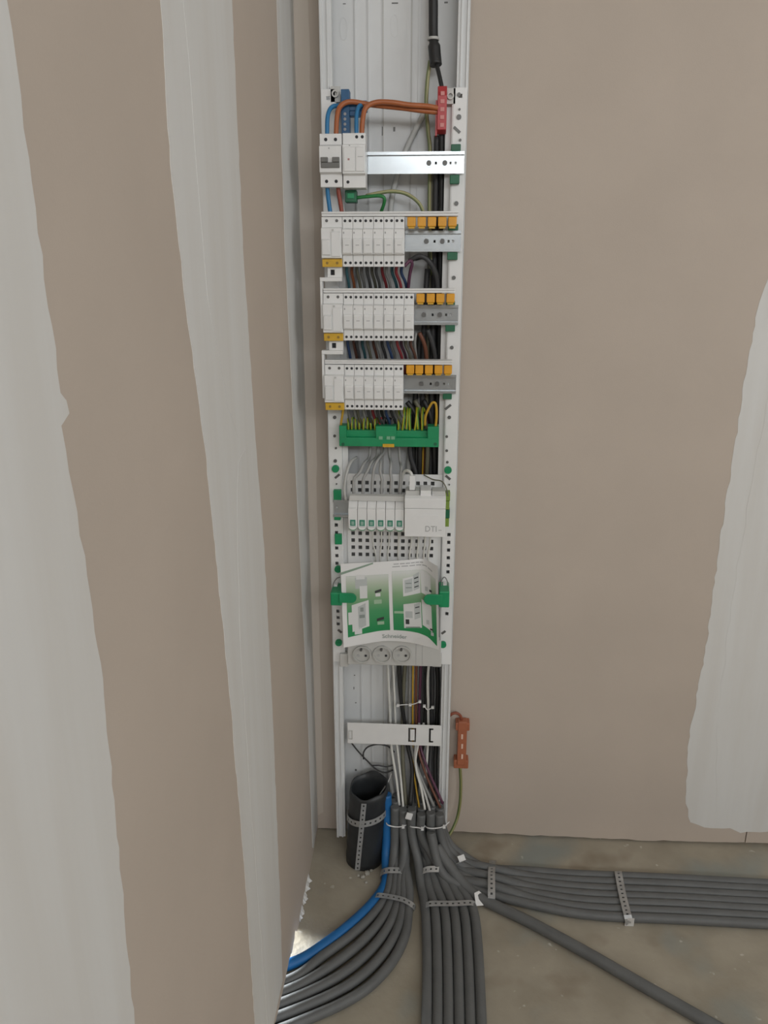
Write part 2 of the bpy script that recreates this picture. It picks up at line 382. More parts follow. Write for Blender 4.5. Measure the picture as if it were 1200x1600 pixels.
# cross bar of the lower section
YC = -0.066
x0, x1, z0, z1 = rc(543, 1131, 690, 1163, YC)
bar = tag(MB().plate([x0, x0+.004, x0+.012, at(638, 1147, YC).x, at(641, 1147, YC).x, at(648, 1147, YC).x, at(650, 1147, YC).x, at(670, 1147, YC).x, at(673, 1147, YC).x, at(677, 1147, YC).x, x1],
    [z0, z0+.008, z0+.012, z1-.012, z1-.008, z1], {(3, 1), (3, 2), (3, 3), (5, 1), (5, 2), (5, 3), (4, 1), (4, 3), (7, 1), (7, 2), (7, 3), (8, 1), (8, 3)}, YC-.0016, YC).build('trunking_cross_bar', PVC2, None, 0.0005),
    'flat white slotted cross bar clipped across the lower trunking', 'cross bar')
c = at(545, 1147, YC)
MB().plate([c.x, c.x+.0015, c.x+.007, c.x+.0085], [c.z-.011, c.z-.0095, c.z+.0095, c.z+.011], {(1, 1)}, YC-.0034, YC-.0016).build('clip_frame', PVCG, bar)

# ================================================================== BOARD FRAME (two uprights)
YU = -0.068
fr = thing('board_frame', 'white perforated upright frame carrying the rails of the distribution board', 'frame', (0, -0.06, 0.475))
zU0 = at(615, 1036, YU).z; zU1 = at(615, 138, YU).z
def upright(s, slots):
    xo, xi = s*0.1235, s*0.1005
    xs = sorted((xo, xi)); xm = (xs[0]+xs[1])/2
    zs = [zU0]; holes = set()
    for (py, hh) in sorted(slots, reverse=True):
        z = at(615, py, YU).z
        if z-hh <= zs[-1]+.001: continue
        zs += [z-hh, z+hh]; holes.add((1, len(zs)-2))
    zs.append(zU1)
    b = MB().plate([xs[0], xm-.0032, xm+.0032, xs[1]], zs, {(1, j-0) for (_, j) in holes}, YU, YU+.0025)
    return b.build('upright', PVC2, fr)
upright(-1, [(y, .0035) for y in (822, 834, 846, 858, 870, 882, 957, 967, 977)]+[(152, .003)])
upright(1, [(y, .0035) for y in (834, 846, 858, 870, 882, 892, 957)]+[(151, .003)])
for s in (-1, 1):
    MB().box(*sorted((s*0.1005, s*0.088)), -0.054, -0.050, zU0+.02, zU1).build('inner_flange', PVC2, fr)
    MB().box(*sorted((s*0.1005, s*0.0985)), -0.066, -0.050, zU0+.02, zU1).build('flange_web', PVC2, fr)
def fscrew(px, py, r=.0035, m=SCREW):
    c = at(px, py, YU); MB().cyl((c.x, YU, c.z), (0, -1, 0), r, .0022, 10).build('screw', m, fr)
for px, py, r in ((717, 148, .0032), (717, 183, .0042), (718, 171, .0018), (719, 219, .0022), (713, 318, .0038), (709, 434, .0036), (706, 543, .0034), (702, 652, .0034), (698, 682, .0026), (698, 704, .0026),
                  (523, 652, .0034), (523, 681, .0028), (525, 700, .0022), (524, 720, .0034), (699, 722, .0026), (526, 756, .0016), (702, 757, .0016)):
    fscrew(px, py, r)
def oslot(px, py, L, ang):
    c = at(px, py, YU); M = Matrix.Translation(c) @ Matrix.Rotation(math.radians(ang), 4, 'Y')
    MB().box(-L/2, L/2, -.0012, 0.0005, -.0022, .0022, M).build('oblique_slot', SCREW, fr)
for px, py, L, a in ((714, 203, .014, 40), (700, 636, .014, -40), (527, 744, .012, -40), (700, 746, .012, 40), (531, 986, .010, 40), (693, 988, .010, -40)): oslot(px, py, L, a)
# green rail clips and green locking screws
for px0, py0, px1, py1, d in ((705, 225, 720, 236, .012), (703, 273, 718, 287, .014), (700, 350, 716, 360, .010), (699, 394, 715, 406, .012), (697, 470, 711, 477, .010), (696, 508, 711, 518, .012), (692, 614, 706, 624, .010),
                              (521, 766, 533, 782, .010), (522, 807, 532, 813, .008), (523, 835, 534, 851, .008)):
    r = rc(px0, py0, px1, py1, YU-d); MB().rbox(r, YU-d, YU).build('rail_clip', GREEN if px0 < 600 else GREEND, fr, .001)
for px, py in ((524, 733), (700, 735), (529, 1005), (692, 1008), (528, 890)):
    c = at(px, py, YU-.006); b = MB(); b.cyl((c.x, YU, c.z), (0, -1, 0), .0072, .006, 14); b.box(c.x-.005, c.x+.005, YU-.0072, YU-.006, c.z-.001, c.z+.001)
    b.build('locking_screw', GREEN, fr)
# white hooks at the two ends of the frame
for px, py, s in ((537, 1032, -1), (682, 1034, 1), (524, 147, -1), (704, 150, 1)):
    c = at(px, py, YU); b = MB(); b.ring((c.x, YU-.001, c.z), (0, -1, 0), .0035, .006, .004, 12); b.box(c.x-.008, c.x+.008, YU, YU+.004, c.z-.012, c.z+.012); b.build('hook', PVCG, fr)

# ================================================================== DIN RAILS
def din(label, zc, x0=-0.116, x1=0.121, holes=(), screws=(), yr=-0.078):
    t = thing('din_rail', label, 'rail', ((x0+x1)/2, yr, zc-.0175), 'mounting rails of the board')
    h = .0175
    xs = [x0]; hs = set()
    for hx in holes: xs += [hx-.0018, hx+.0018]; hs.add((len(xs)-2, 1))
    xs.append(x1)
    b = MB().plate(xs, [zc-.0125, zc-.0022, zc+.0022, zc+.0125], hs, yr+.0065, yr+.008)
    for s in (-1, 1):
        b.box(x0, x1, yr+.0005, yr+.008, *sorted((zc+s*.0125, zc+s*.0140)))
        b.box(x0, x1, yr, yr+.0012, *sorted((zc+s*.0125, zc+s*h)))
    b.build('rail_profile', ZINC, t)
    for sx in screws:
        MB().cyl((sx, yr+.0065, zc), (0, -1, 0), .0042, .003, 14).build('screw', SCREW, t)
        MB().ring((sx, yr+.0065, zc), (0, -1, 0), .0045, .0066, .0012, 16).build('washer', ZINC, t)
    for s, xx in ((-1, x0), (1, x1)): pass
    return t
YR = -0.078
def railx(pxs, py): return [at(p, py, YR).x for p in pxs]
z1r = at(615, 254.5, YR).z
din('bright metal mounting rail beside the two-pole main switch at the top', z1r, holes=railx((681, 704, 712), 261), screws=railx((670, 695), 261))
z2r = at(615, 377, YR).z; z3r = at(615, 492, YR).z; z4r = at(615, 600, YR).z
din('grey metal mounting rail of the uppermost full breaker row', z2r, x1=.1195, holes=railx((679, 701, 708), 382), screws=railx((666, 691), 382))
din('grey metal mounting rail of the middle full breaker row', z3r, x1=.118, holes=railx((676, 697, 704), 495), screws=railx((662, 687), 495))
din('grey metal mounting rail of the lowest full breaker row above the green earth bar', z4r, x1=.1175, holes=railx((673, 694, 701), 604), screws=railx((658, 683), 604))
z5r = at(615, 796, YR).z
din('metal mounting rail behind the six network modules', z5r, holes=railx((526,), 796), x1=.1)

# ================================================================== BREAKERS
BH = 0.081; MW = 0.0178
YS, YN = -0.118, -0.128      # shoulder and nose faces
def body_prof(zc, h=BH, ys=YS, yn=YN, nose=(-.021, .021), yb=-.082):
    a, b_ = zc-h/2, zc+h/2
    return [(yb, a), (ys, a), (ys, zc+nose[0]-.001), (yn, zc+nose[0]+.001), (yn, zc+nose[1]-.001), (ys, zc+nose[1]+.001), (ys, b_), (yb, b_)]
def mark(name, x0, x1, z0, z1, y, m, par, d=.0005, bevel=0): return MB().box(x0, x1, y-d, y+.0003, z0, z1).build(name, m, par, bevel)
def hole(x, z, y, par, r=.0024, m=DARK, name='terminal_screw'):
    b = MB(); b.cyl((x, y+.0006, z), (0, -1, 0), r, .0011, 10); return b.build(name, m, par)
def make_breaker(label, x, zc, group):
    t = thing('circuit_breaker', label, 'circuit breaker', (x+MW/2, -.1, zc-BH/2), group)
    MB().prism(body_prof(zc), x+.0002, x+MW-.0002).build('body', PVC2, t, .0006)
    for dz in (-.0342, .0342):
        for fx in (.27, .75): hole(x+MW*fx, zc+dz, YS, t)
    lv = MB().prism([(YN, zc-.019), (YN-.0025, zc-.0185), (YN-.004, zc+.002), (YN-.0025, zc+.005), (YN, zc+.006)], x+.0018, x+MW-.0018).build('lever', PVC2, t, .0005)
    mark('label_print', x+.006, x+.012, zc-.006, zc-.005, YN-.0034, MARK, lv)
    mark('indicator', x+.0022, x+.0042, zc+.013, zc+.016, YN, MARK, t)
    mark('label_window', x+.002, x+MW-.002, zc+.0225, zc+.0305, YS, PVC2, t, .0008)
    return t
def make_rcd(label, x, zc, group, w_=0.0355):
    t = thing('residual_current_switch', label, 'differential switch', (x+w_/2, -.1, zc-BH/2), group)
    MB().prism(body_prof(zc, nose=(-.027, .023)), x, x+w_-.0002).build('body', PVC2, t, .0007)
    for fx in (.25, .74): hole(x+w_*fx, zc+.0345, YS, t, .0026, SCREW)
    MB().prism([(YN, zc-.022), (YN-.004, zc-.021), (YN-.0055, zc+.002), (YN, zc+.005)], x+.002, x+w_*.43).build('lever', PVC2, t, .0006)
    MB().prism([(YN, zc-.024), (YN-.0022, zc-.0235), (YN-.0022, zc+.015), (YN, zc+.017)], x+w_*.50, x+w_-.0025).build('front_plate', PVC2, t, .0005)
    mark('test_button', x+w_*.52, x+w_*.62, zc+.0175, zc+.0205, YN, PVCG, t, .001)
    ys = MB().box(x+.0004, x+w_-.0006, YS-.0045, YS+.001, zc-BH/2-.0005, zc-BH/2+.0125).build('terminal_cover', YELLOW, t, .0008)
    for fx in (.25, .74): hole(x+w_*fx, zc-BH/2+.006, YS-.0045, ys, .0024, mat('cover_screw%d' % (fx*10), (.30, .18, .03), .5) if 'cover_screw2' not in MATS else MATS['cover_screw2'], 'cover_screw')
    return t
rows = (('uppermost', 378, 503, 6), ('middle', 495.8, 505.5, 7), ('lowest', 605.9, 508, 6))
ROW = []
first_b = first_r = None
for ri, (rn, py, pxl, nb) in enumerate(rows):
    zc = at(615, py, YS).z; x = at(pxl, py, YS).x
    lab = 'white two-module differential switch with amber terminal cover at left end of %s breaker row' % rn
    if first_r is None: first_r = make_rcd(lab, x, zc, 'differential switches'); r0 = (x, zc)
    else: dup(first_r, Vector(first_r.location)+Vector((x-r0[0], 0, zc-r0[1])), lab)
    xb = x+.0357
    for k in range(nb):
        lab = 'slim white circuit breaker, %s from the left in the %s breaker row' % (ORD[k] if k < nb-1 else 'last', rn)
        if first_b is None: first_b = make_breaker(lab, xb, zc, 'slim circuit breakers in the three rows'); b0 = (xb, zc)
        else: dup(first_b, Vector(first_b.location)+Vector((xb+k*MW-b0[0], 0, zc-b0[1])), lab)
    ROW.append((x, zc, xb, xb+nb*MW, nb))

# white comb bars over each row, with amber caps on the unused teeth
capspec = (((643, 659, 675, 691, 707), 345), ((657, 673, 688, 704), 465), ((641, 655, 670, 685, 700), 578))
for ri, (x, zc, xb, xe, nb) in enumerate(ROW):
    rn = rows[ri][0]
    zt = zc+BH/2
    t = thing('comb_busbar', 'white comb bar with amber tooth caps along the top of the %s breaker row' % rn, 'busbar', (0, -.11, zt), 'comb bars')
    xr = at((716, 711, 707)[ri], rows[ri][1]-45, -.11).x
    b = MB(); b.box(x, xr, -.116, -.092, zt+.001, zt+.0085); b.box(x, xr, -.119, -.116, zt+.0055, zt+.0085); b.build('bar', PVC2, t, .0008)
    for px in capspec[ri][0]:
        c = at(px, capspec[ri][1], -.112)
        cp = MB().box(c.x-.0072, c.x+.0072, -.115, -.100, zt-.0155, zt-.0002).build('tooth_cap', ORANGE, t, .0012)
        MB().box(c.x-.0052, c.x+.0052, -.112, -.1, zt-.0185, zt-.0155).build('cap_foot', YELLOW, cp)
    if ri:   # bracket linking this row to the one above, at the left end
        pz = ROW[ri-1][1]-BH/2
        t = thing('row_link_busbar', 'white L-shaped link bar stepping down on the left from %s to %s breaker row' % (rows[ri-1][0], rn), 'busbar', (x, -.1, zt), 'row link bars')
        b = MB(); xa = x+.008
        b.plate([xa, xa+.005, xa+.0125, x+.0335], [pz-.0178, pz-.014, pz-.005, pz+.001], {(1, 1)}, -.112, -.096)
        b.box(x-.005, x+.0335, -.118, -.096, pz-.0245, pz-.0178)
        b.box(x-.005, x-.0008, -.118, -.098, zc-.02, pz-.0245)
        b.build('link_bar', PVC2, t, .0006)
        MB().box(xa+.005, xa+.0125, -.104, -.098, pz-.014, pz-.005).build('link_contact', DARK, t)

# main switch and surge unit on the top rail
YT = YS
r = rc(499.5, 208, 534, 292, YT-.004); zc = (r[2]+r[3])/2; h = r[3]-r[2]
t = thing('main_switch', 'white two-pole main switch with grey twin toggle at the top left of the board', 'switch', ((r[0]+r[1])/2, -.1, r[2]))
MB().prism(body_prof(zc, h, nose=(-.020, .022)), r[0], r[1]).build('body', PVC2, t, .0008)
W = r[1]-r[0]
for dz in (-h/2+.009, h/2-.009):
    for fx in (.28, .72): hole(r[0]+W*fx, zc+dz, YS, t, .0028)
b = MB(); b.box(r[0]+.003, r[1]-.003, YN-.003, YN, zc-.0125, zc-.004); b.box(r[0]+.003, r[0]+W*.40, YN-.0055, YN, zc-.004, zc+.0035); b.box(r[0]+W*.60, r[1]-.003, YN-.0055, YN, zc-.004, zc+.0035)
b.build('toggle', GREYT, t, .0008)
mark('indicator', r[0]+W*.42, r[0]+W*.47, zc+.0165, zc+.0185, YN, MARK, t)
mark('body_seam', r[0]+.001, r[1]-.001, zc+.0235, zc+.0242, YS, MARK, t)
r = rc(535, 207, 571, 293, YT-.004); zc = (r[2]+r[3])/2; h = r[3]-r[2]; W = r[1]-r[0]
t = thing('surge_protector', 'white surge protection unit without toggle right of the main switch', 'surge protector', ((r[0]+r[1])/2, -.1, r[2]))
MB().prism(body_prof(zc, h, nose=(-.022, .024)), r[0]+.0004, r[1]).build('body', PVC2, t, .0008)
for fx in (.62, .86): hole(r[0]+W*fx, zc+h/2-.006, YS, t, .0026)
hole(r[0]+W*.22, zc-h/2+.009, YS, t, .0026)
MB().prism([(YN, zc-.018), (YN-.002, zc-.0175), (YN-.002, zc+.019), (YN, zc+.02)], r[0]+.003, r[0]+W*.56).build('cartridge', PVC2, t, .0005)
MB().prism([(YN, zc-.018), (YN-.002, zc-.0175), (YN-.002, zc+.019), (YN, zc+.02)], r[0]+W*.6, r[1]-.002).build('cartridge', PVC2, t, .0005)
mark('status_window', r[0]+W*.25, r[0]+W*.33, zc-.001, zc+.002, YN-.002, mat('status_pink', (.45, .22, .22), .5), t)
mark('indicator', r[0]+W*.30, r[0]+W*.36, zc+.021, zc+.0225, YN, MARK, t)
mark('label_print', r[0]+W*.68, r[0]+W*.9, zc+.004, zc+.0047, YN-.002, MARK, t)

# ================================================================== TOP: feed cable, terminals, wires
wire('feed_cable', 'thick black feed cable hanging down inside the top of the trunking', 'black', [at(676, -380, -.03), at(676, -150, -.035), at(677, 0, -.04), at(677, 50, -.042), at(679, 80, -.046), at(681, 102, -.05)], lambda t: .0078 if t < .72 else .0103, cat='cable', n=12)
wire('feed_wire', 'black wire running from the taped feed cable into the red terminal block', 'black', [at(681, 98, -.05), at(685, 112, -.058), at(690, 135, -.066), at(691, 145, -.066)], .0036)
c = at(677, 61, -.042)
tag(MB().ring((c.x, c.y, c.z-.002), (0, 0, 1), .0086, .0100, .0042, 16).build('cable_tie', PVCG), 'pale cable tie round the thick black feed cable', 'cable tie')
wire('feed_wire', 'thin grey-green wire beside the black feed cable at the top right', 'faded green-yellow', [at(672, 95, -.03), at(668, 125, -.03), at(666, 165, -.03), at(669, 205, -.03), at(672, 240, -.03), at(671, 335, -.03), at(676, 430, -.03)], .0034)
# red terminal block
r = rc(683.5, 133, 698, 207, -.078)
t = thing('red_terminal_block', 'red plastic terminal block upright at the top right of the board', 'terminal block', ((r[0]+r[1])/2, -.07, r[2]))
zz = r[3]
b = MB(); b.prism([(-.058, r[2]), (-.080, r[2]+.004), (-.080, zz-.016), (-.072, zz), (-.058, zz)], r[0], r[1]); b.build('body', REDP, t, .001)
for k in range(5): mark('terminal_window', r[0]+.005, r[1]-.004, r[2]+.008+k*.012, r[2]+.014+k*.012, -.080, mat('terminal_window', (.62, .22, .2), .4) if 'terminal_window' not in MATS else MATS['terminal_window'], t, .0012)
MB().box(r[0]-.003, r[0], -.074, -.058, r[2]-.004, r[2]+.05).build('side_rib', REDP, t)
# blue terminal block
r = rc(533, 139, 546, 209, -.082)
t = thing('blue_terminal_block', 'dark blue plastic terminal block above the white main switch', 'terminal block', ((r[0]+r[1])/2, -.07, r[2]))
b = MB(); b.rbox(r, -.082, -.058); b.build('body', BLUEP, t, .001)
r2 = rc(542, 157, 573, 173, -.080); b = MB(); b.rbox(r2, -.080, -.06); b.build('flange', BLUEP, t, .001)
r2 = rc(546, 172, 566, 181, -.078); b = MB(); b.rbox(r2, -.078, -.06); b.build('flange', BLUEP, t, .001)
for k, py in enumerate((178, 186, 194, 202)): hole(*[getattr(at(539, py, -.082), a) for a in 'xz'], -.082, t, .0024, MARK)
# heavy wires
wire('copper_brown_wire', 'copper-brown wire arching from the red block over to the surge protector', 'copper-brown', [at(690, 170, -.074), at(668, 166, -.082), at(640, 164, -.088), at(612, 160, -.092), at(588, 160, -.094), at(572, 168, -.098), at(567, 185, -.102), at(565, 212, -.105)], .0042)
wire('copper_brown_wire', 'copper-brown wire running behind the blue block to the main switch', 'copper-brown', [at(690, 176, -.072), at(660, 173, -.076), at(630, 169, -.079), at(600, 166, -.082), at(575, 163, -.086), at(548, 159, -.090), at(533, 165, -.094), at(527, 180, -.1), at(525, 212, -.105)], .0042)
wire('blue_wire', 'blue wire bending down into the left pole of the main switch', 'blue', [at(545, 166, -.072), at(530, 165, -.084), at(518, 168, -.092), at(512, 182, -.1), at(511, 212, -.105)], .0037)
wire('blue_wire', 'blue wire dropping from the blue block into the surge protector', 'blue', [at(568, 162, -.082), at(560, 168, -.094), at(557, 185, -.1), at(557, 212, -.105)], .0037)
zb = at(615, 292, -.1).z
wire('blue_wire', 'blue wire below the main switch going down to the uppermost row', 'blue', [at(511, 285, -.104), at(512, 300, -.102), at(514, 318, -.1), at(518, 345, -.098)], .0037)
wire('red_brown_wire', 'red-brown wire below the main switch going down to the uppermost row', 'brown', [at(528, 285, -.104), at(529, 300, -.102), at(532, 318, -.1), at(536, 345, -.098)], .0037, m=mat('wire_red_brown', (.30, .07, .045), .42))
# green earth connector
r = rc(539, 297, 557, 316, -.092)
t = thing('earth_connector', 'small green plastic connector under the surge protector', 'connector', ((r[0]+r[1])/2, -.08, r[2]))
MB().rbox(r, -.092, -.066).build('body', GREEND, t, .0012)
MB().box(r[0]+.004, r[1]-.004, -.0935, -.092, r[2]+.006, r[3]-.005).build('cover', GREEN, t, .0005)
wire('green_wire', 'green wire leaving the small green connector and bending downward', 'green', [at(556, 309, -.08), at(575, 307, -.082), at(592, 306, -.084), at(600, 309, -.084), at(600, 318, -.08), at(594, 335, -.07)], .003)
wire('earth_wire', 'faded green-yellow wire arching to the right below the top rail', 'faded green-yellow', [at(572, 306, -.06), at(590, 302, -.06), at(612, 299, -.058), at(635, 303, -.055), at(655, 318, -.05), at(664, 340, -.045)], .0032)
wire('flat_cable', 'pale grey thick cable passing behind the top rail', 'pale grey', [at(668, 168, -.026), at(652, 198, -.02), at(630, 245, -.02), at(614, 300, -.02), at(609, 345, -.022)], .0050, cat='cable', m=mat('wire_faded', (.56, .57, .55), .5))

# ================================================================== RISER WIRES behind the rows, down to the conduits
def zpt(px, py, Y): return at(px, py, Y)
risers = [  # colour, radius, [(px, py, Y) ...]
 ('black', .0050, [(690, 205, -.05), (690, 300, -.04), (688, 420, -.035), (686, 560, -.03), (682, 700, -.03), (676, 880, -.025), (668, 1040, -.022), (663, 1147, -.025), (652, 1200, -.04), (650, 1262, -.075)]),
 ('charcoal', .0052, [(683, 212, -.045), (681, 300, -.036), (678, 450, -.03), (675, 600, -.03), (672, 760, -.022), (666, 900, -.02), (660, 1040, -.02), (655, 1147, -.025), (645, 1200, -.045), (645, 1265, -.08)]),
 ('olive', .0044, [(676, 250, -.028), (672, 400, -.026), (668, 560, -.024), (664, 740, -.02), (652, 900, -.02), (633, 1040, -.02), (629, 1147, -.028), (630, 1200, -.05), (634, 1258, -.08)]),
 ('black', .0048, [(684, 360, -.02), (680, 480, -.02), (676, 640, -.02), (670, 800, -.016), (640, 950, -.018), (624, 1040, -.022), (634, 1147, -.028), (644, 1200, -.05), (641, 1258, -.085)]),
 ('charcoal', .0050, [(668, 420, -.04), (662, 520, -.034), (660, 640, -.03), (660, 760, -.024), (664, 900, -.02), (675, 1040, -.018), (674, 1147, -.022), (672, 1200, -.045), (672, 1268, -.08)]),
 ('black', .0050, [(656, 520, -.038), (650, 600, -.034), (646, 700, -.03), (650, 850, -.02), (662, 960, -.016), (683, 1040, -.016), (682, 1147, -.02), (680, 1200, -.04), (682, 1262, -.07)]),
 ('grey', .0036, [(650, 640, -.024), (648, 760, -.022), (644, 900, -.022), (641, 1040, -.024), (641, 1147, -.03), (652, 1200, -.055), (678, 1260, -.085)]),
 ('yellow', .0020, [(662, 660, -.04), (658, 800, -.024), (650, 950, -.024), (645.5, 1040, -.028), (645, 1147, -.032), (646, 1200, -.05), (655, 1262, -.085)]),
 ('brown', .0030, [(664, 650, -.036), (660, 800, -.022), (655, 950, -.024), (650.5, 1040, -.028), (651, 1147, -.034), (662, 1200, -.058), (688, 1262, -.085)]),
 ('plum', .0030, [(668, 650, -.036), (664, 800, -.02), (660, 950, -.024), (657.5, 1040, -.028), (655, 1147, -.034), (666, 1195, -.058), (692, 1256, -.085)]),
 ('pale grey', .0054, [(640, 700, -.02), (632, 860, -.018), (617, 1040, -.014), (611, 1100, -.014), (608, 1160, -.016), (610, 1215, -.03), (616, 1250, -.05)]),
 ('white', .0030, [(600, 900, -.03), (606, 1040, -.026), (610, 1130, -.03), (612, 1170, -.04), (619, 1215, -.06), (624, 1258, -.085)]),
 ('white', .0026, [(602, 900, -.034), (614, 1040, -.024), (618, 1130, -.032), (621, 1170, -.044), (626, 1215, -.062), (630, 1262, -.09)]),
 ('white', .0030, [(690, 900, -.03), (670, 1040, -.032), (669, 1100, -.034), (669, 1147, -.036), (666, 1200, -.05), (664, 1215, -.055)]),
 ('white', .0026, [(662, 1130, -.04), (650, 1180, -.05), (651, 1205, -.062), (658, 1232, -.08), (664, 1265, -.1)]),
 ('pale grey', .0026, [(655, 1130, -.04), (648, 1185, -.05), (655, 1215, -.066), (664, 1240, -.084), (672, 1268, -.1)]),
]
rlab = ['black riser wire dropping from the red terminal block along the right side', 'charcoal riser wire just left of the black one below the red terminal block',
 'olive-grey riser wire left of the charcoal bundle, seen beside the top rail', 'black riser wire behind the rows, leftmost dark one above the cross bar', 'charcoal riser wire beside the single white one above the cross bar',
 'black riser wire rightmost in the lower trunking next to the right rail', 'mid-grey riser wire left of the thin yellow one in the lower trunking', 'thin yellow riser wire in the middle of the lower bundle', 'brown riser wire immediately right of the thin yellow one',
 'plum-coloured riser wire near the right of the lower bundle', 'broad pale grey riser cable leftmost in the lower trunking', 'white riser wire, left one of two entering the first grey conduit', 'white riser wire, right one of two entering the first grey conduit',
 'single white riser wire standing near the right rail above the cross bar', 'white wire fanning out right below the cross bar', 'pale grey wire fanning out right below the cross bar beside the white one']
for (c, rr, pts), lb in zip(risers, rlab):
    wire('riser_wire', lb, c, [at(*p) for p in pts], rr, 'riser wires in the trunking', sub=8)
# little white ties on the lower bundle
for lb, pts in (('white cable tie across the coloured riser wires above the cross bar', [(622, 1102), (632, 1101), (641, 1101), (650, 1099), (656, 1096)]), ('white cable tie on the single white riser wire near the right rail', [(663, 1103), (668, 1109), (676, 1105)])):
    b = MB(); b.tube([at(x, y, -.042) for x, y in pts], .0011, 6, 4)
    for x, y in pts[::2]:
        c = at(x, y, -.043); b.box(c.x-.003, c.x+.003, -.046, -.041, c.z-.0025, c.z+.0025)
    tag(b.build('cable_tie', PVC2), lb, 'cable tie', 'ties on the riser wires')

# wires dropping from each breaker row
cols = ['teal', 'copper-brown', 'olive', 'grey', 'charcoal', 'olive', 'charcoal', 'red', 'grey', 'teal', 'red', 'dark blue', 'red', 'plum']
for ri, (x, zc, xb, xe, nb) in enumerate(ROW):
    zb = zc-BH/2; rn = rows[ri][0]; drop = .062 if ri < 2 else .052
    cc = cols if ri == 0 else (['dark blue', 'brown', 'charcoal', 'teal', 'olive', 'brown', 'grey', 'charcoal', 'dark blue', 'grey', 'red', 'plum', 'olive', 'brown'] if ri == 1 else ['grey', 'pale grey', 'olive', 'pale grey', 'charcoal', 'red', 'charcoal', 'black', 'dark blue', 'charcoal', 'olive', 'grey'])
    n = 2*nb
    for k in range(n):
        xx = xb+(xe-xb)*(k+.5)/n; j = random.uniform(-.002, .002)
        dx = .004+.010*(k/n)
        yk = -.088 if k % 2 else -.096
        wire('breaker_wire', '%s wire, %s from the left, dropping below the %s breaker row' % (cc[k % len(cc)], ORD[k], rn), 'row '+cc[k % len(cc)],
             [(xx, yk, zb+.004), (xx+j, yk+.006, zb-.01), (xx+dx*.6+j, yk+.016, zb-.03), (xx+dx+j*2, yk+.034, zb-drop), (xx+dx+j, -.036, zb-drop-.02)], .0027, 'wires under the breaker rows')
# extra dark wires sweeping right behind rows
for i, (c, pts, rr, lb) in enumerate((
   ('charcoal', [(640, 408, -.075), (655, 400, -.08), (668, 406, -.08), (678, 422, -.07), (683, 445, -.055), (684, 480, -.045)], .0042, 'charcoal wire arching right over the gap under the uppermost breaker row'),
   ('black', [(648, 404, -.07), (662, 402, -.07), (676, 414, -.062), (685, 440, -.05), (686, 475, -.04)], .0042, 'black wire arching right behind the gap under the uppermost breaker row'),
   ('plum', [(632, 416, -.09), (640, 408, -.088), (644, 412, -.086), (640, 430, -.08), (637, 460, -.07)], .003, 'plum wire looping under the last breaker of the uppermost row'),
   ('brown', [(655, 520, -.07), (662, 535, -.065), (666, 555, -.055), (666, 590, -.04)], .004, 'brown wire dropping right of the middle breaker row'),
   ('charcoal', [(668, 515, -.06), (675, 535, -.055), (680, 560, -.045), (680, 600, -.035)], .0048, 'charcoal wire dropping at the far right of the middle breaker row'),
   ('grey', [(650, 520, -.07), (648, 535, -.072), (650, 560, -.06), (652, 600, -.05)], .0028, 'grey wire beside the last breaker wire of the middle row'),
   ('black', [(636, 628, -.06), (645, 640, -.06), (652, 655, -.058), (656, 690, -.045), (655, 760, -.03)], .0048, 'black wire passing behind the right half of the green earth bar'),
   ('olive', [(648, 625, -.055), (660, 650, -.055), (668, 690, -.045), (666, 760, -.03)], .0044, 'olive wire passing behind the right end of the green earth bar'),
   ('black', [(662, 625, -.05), (672, 650, -.05), (678, 690, -.04), (680, 760, -.03)], .0046, 'black wire passing behind the far right end of the green earth bar'),
   ('charcoal', [(640, 690, -.04), (642, 715, -.038), (650, 740, -.034), (656, 780, -.028)], .0048, 'charcoal wire below the middle of the green earth bar'))):
    wire('sweep_wire', lb, c, [at(*p) for p in pts], rr)

# ================================================================== GREEN EARTH BAR
YE = -.098
r = rc(530, 666, 686, 698, YE)
t = thing('earth_terminal_bar', 'long green earth terminal bar across the middle of the board', 'terminal bar', ((r[0]+r[1])/2, -.08, r[2]))
H = r[3]-r[2]
b = MB(); b.prism([(-.066, r[2]), (YE, r[2]), (YE, r[2]+H*.42), (YE+.006, r[2]+H*.46), (YE+.010, r[2]+H*.62), (YE+.010, r[2]+H*.74), (-.066, r[2]+H*.74)], r[0], r[1]); b.build('base', GREEN, t, .0008)
for px0, px1 in ((530, 541), (587, 619), (668, 686)):
    a = rc(px0, 666, px1, 686, YE); MB().box(a[0], a[1], YE-.0005, -.07, r[2]+H*.40, r[3]).build('terminal_block', GREEN, t, .001)
for px in (595, 607, 614):
    c = at(px, 684, YE); MB().box(c.x-.0035, c.x+.0035, YE-.0018, YE-.0004, c.z-.003, c.z+.003).build('terminal_print', mat('green_print', (.20, .45, .28), .5) if 'green_print' not in MATS else MATS['green_print'], t)
for px in (536, 680):
    c = at(px, 694, YE); MB().cyl((c.x, YE+.001, c.z), (0, -1, 0), .0032, .0014, 10).build('screw', GREEND, t)
for px in (552, 562, 572, 582, 624, 634, 644, 654, 664):
    c = at(px, 674, YE); MB().cyl((c.x, YE+.018, r[2]+H*.74), (0, 0, 1), .003, .002, 8).build('terminal_entry', GREEND, t)
a = rc(598, 693.5, 616, 698.5, YE); MB().box(a[0], a[1], YE-.0016, YE+.001, r[2]-.0008, r[2]+.0055).build('label_tab', YELLOW, t, .0004)
ztop = r[2]+H*.74
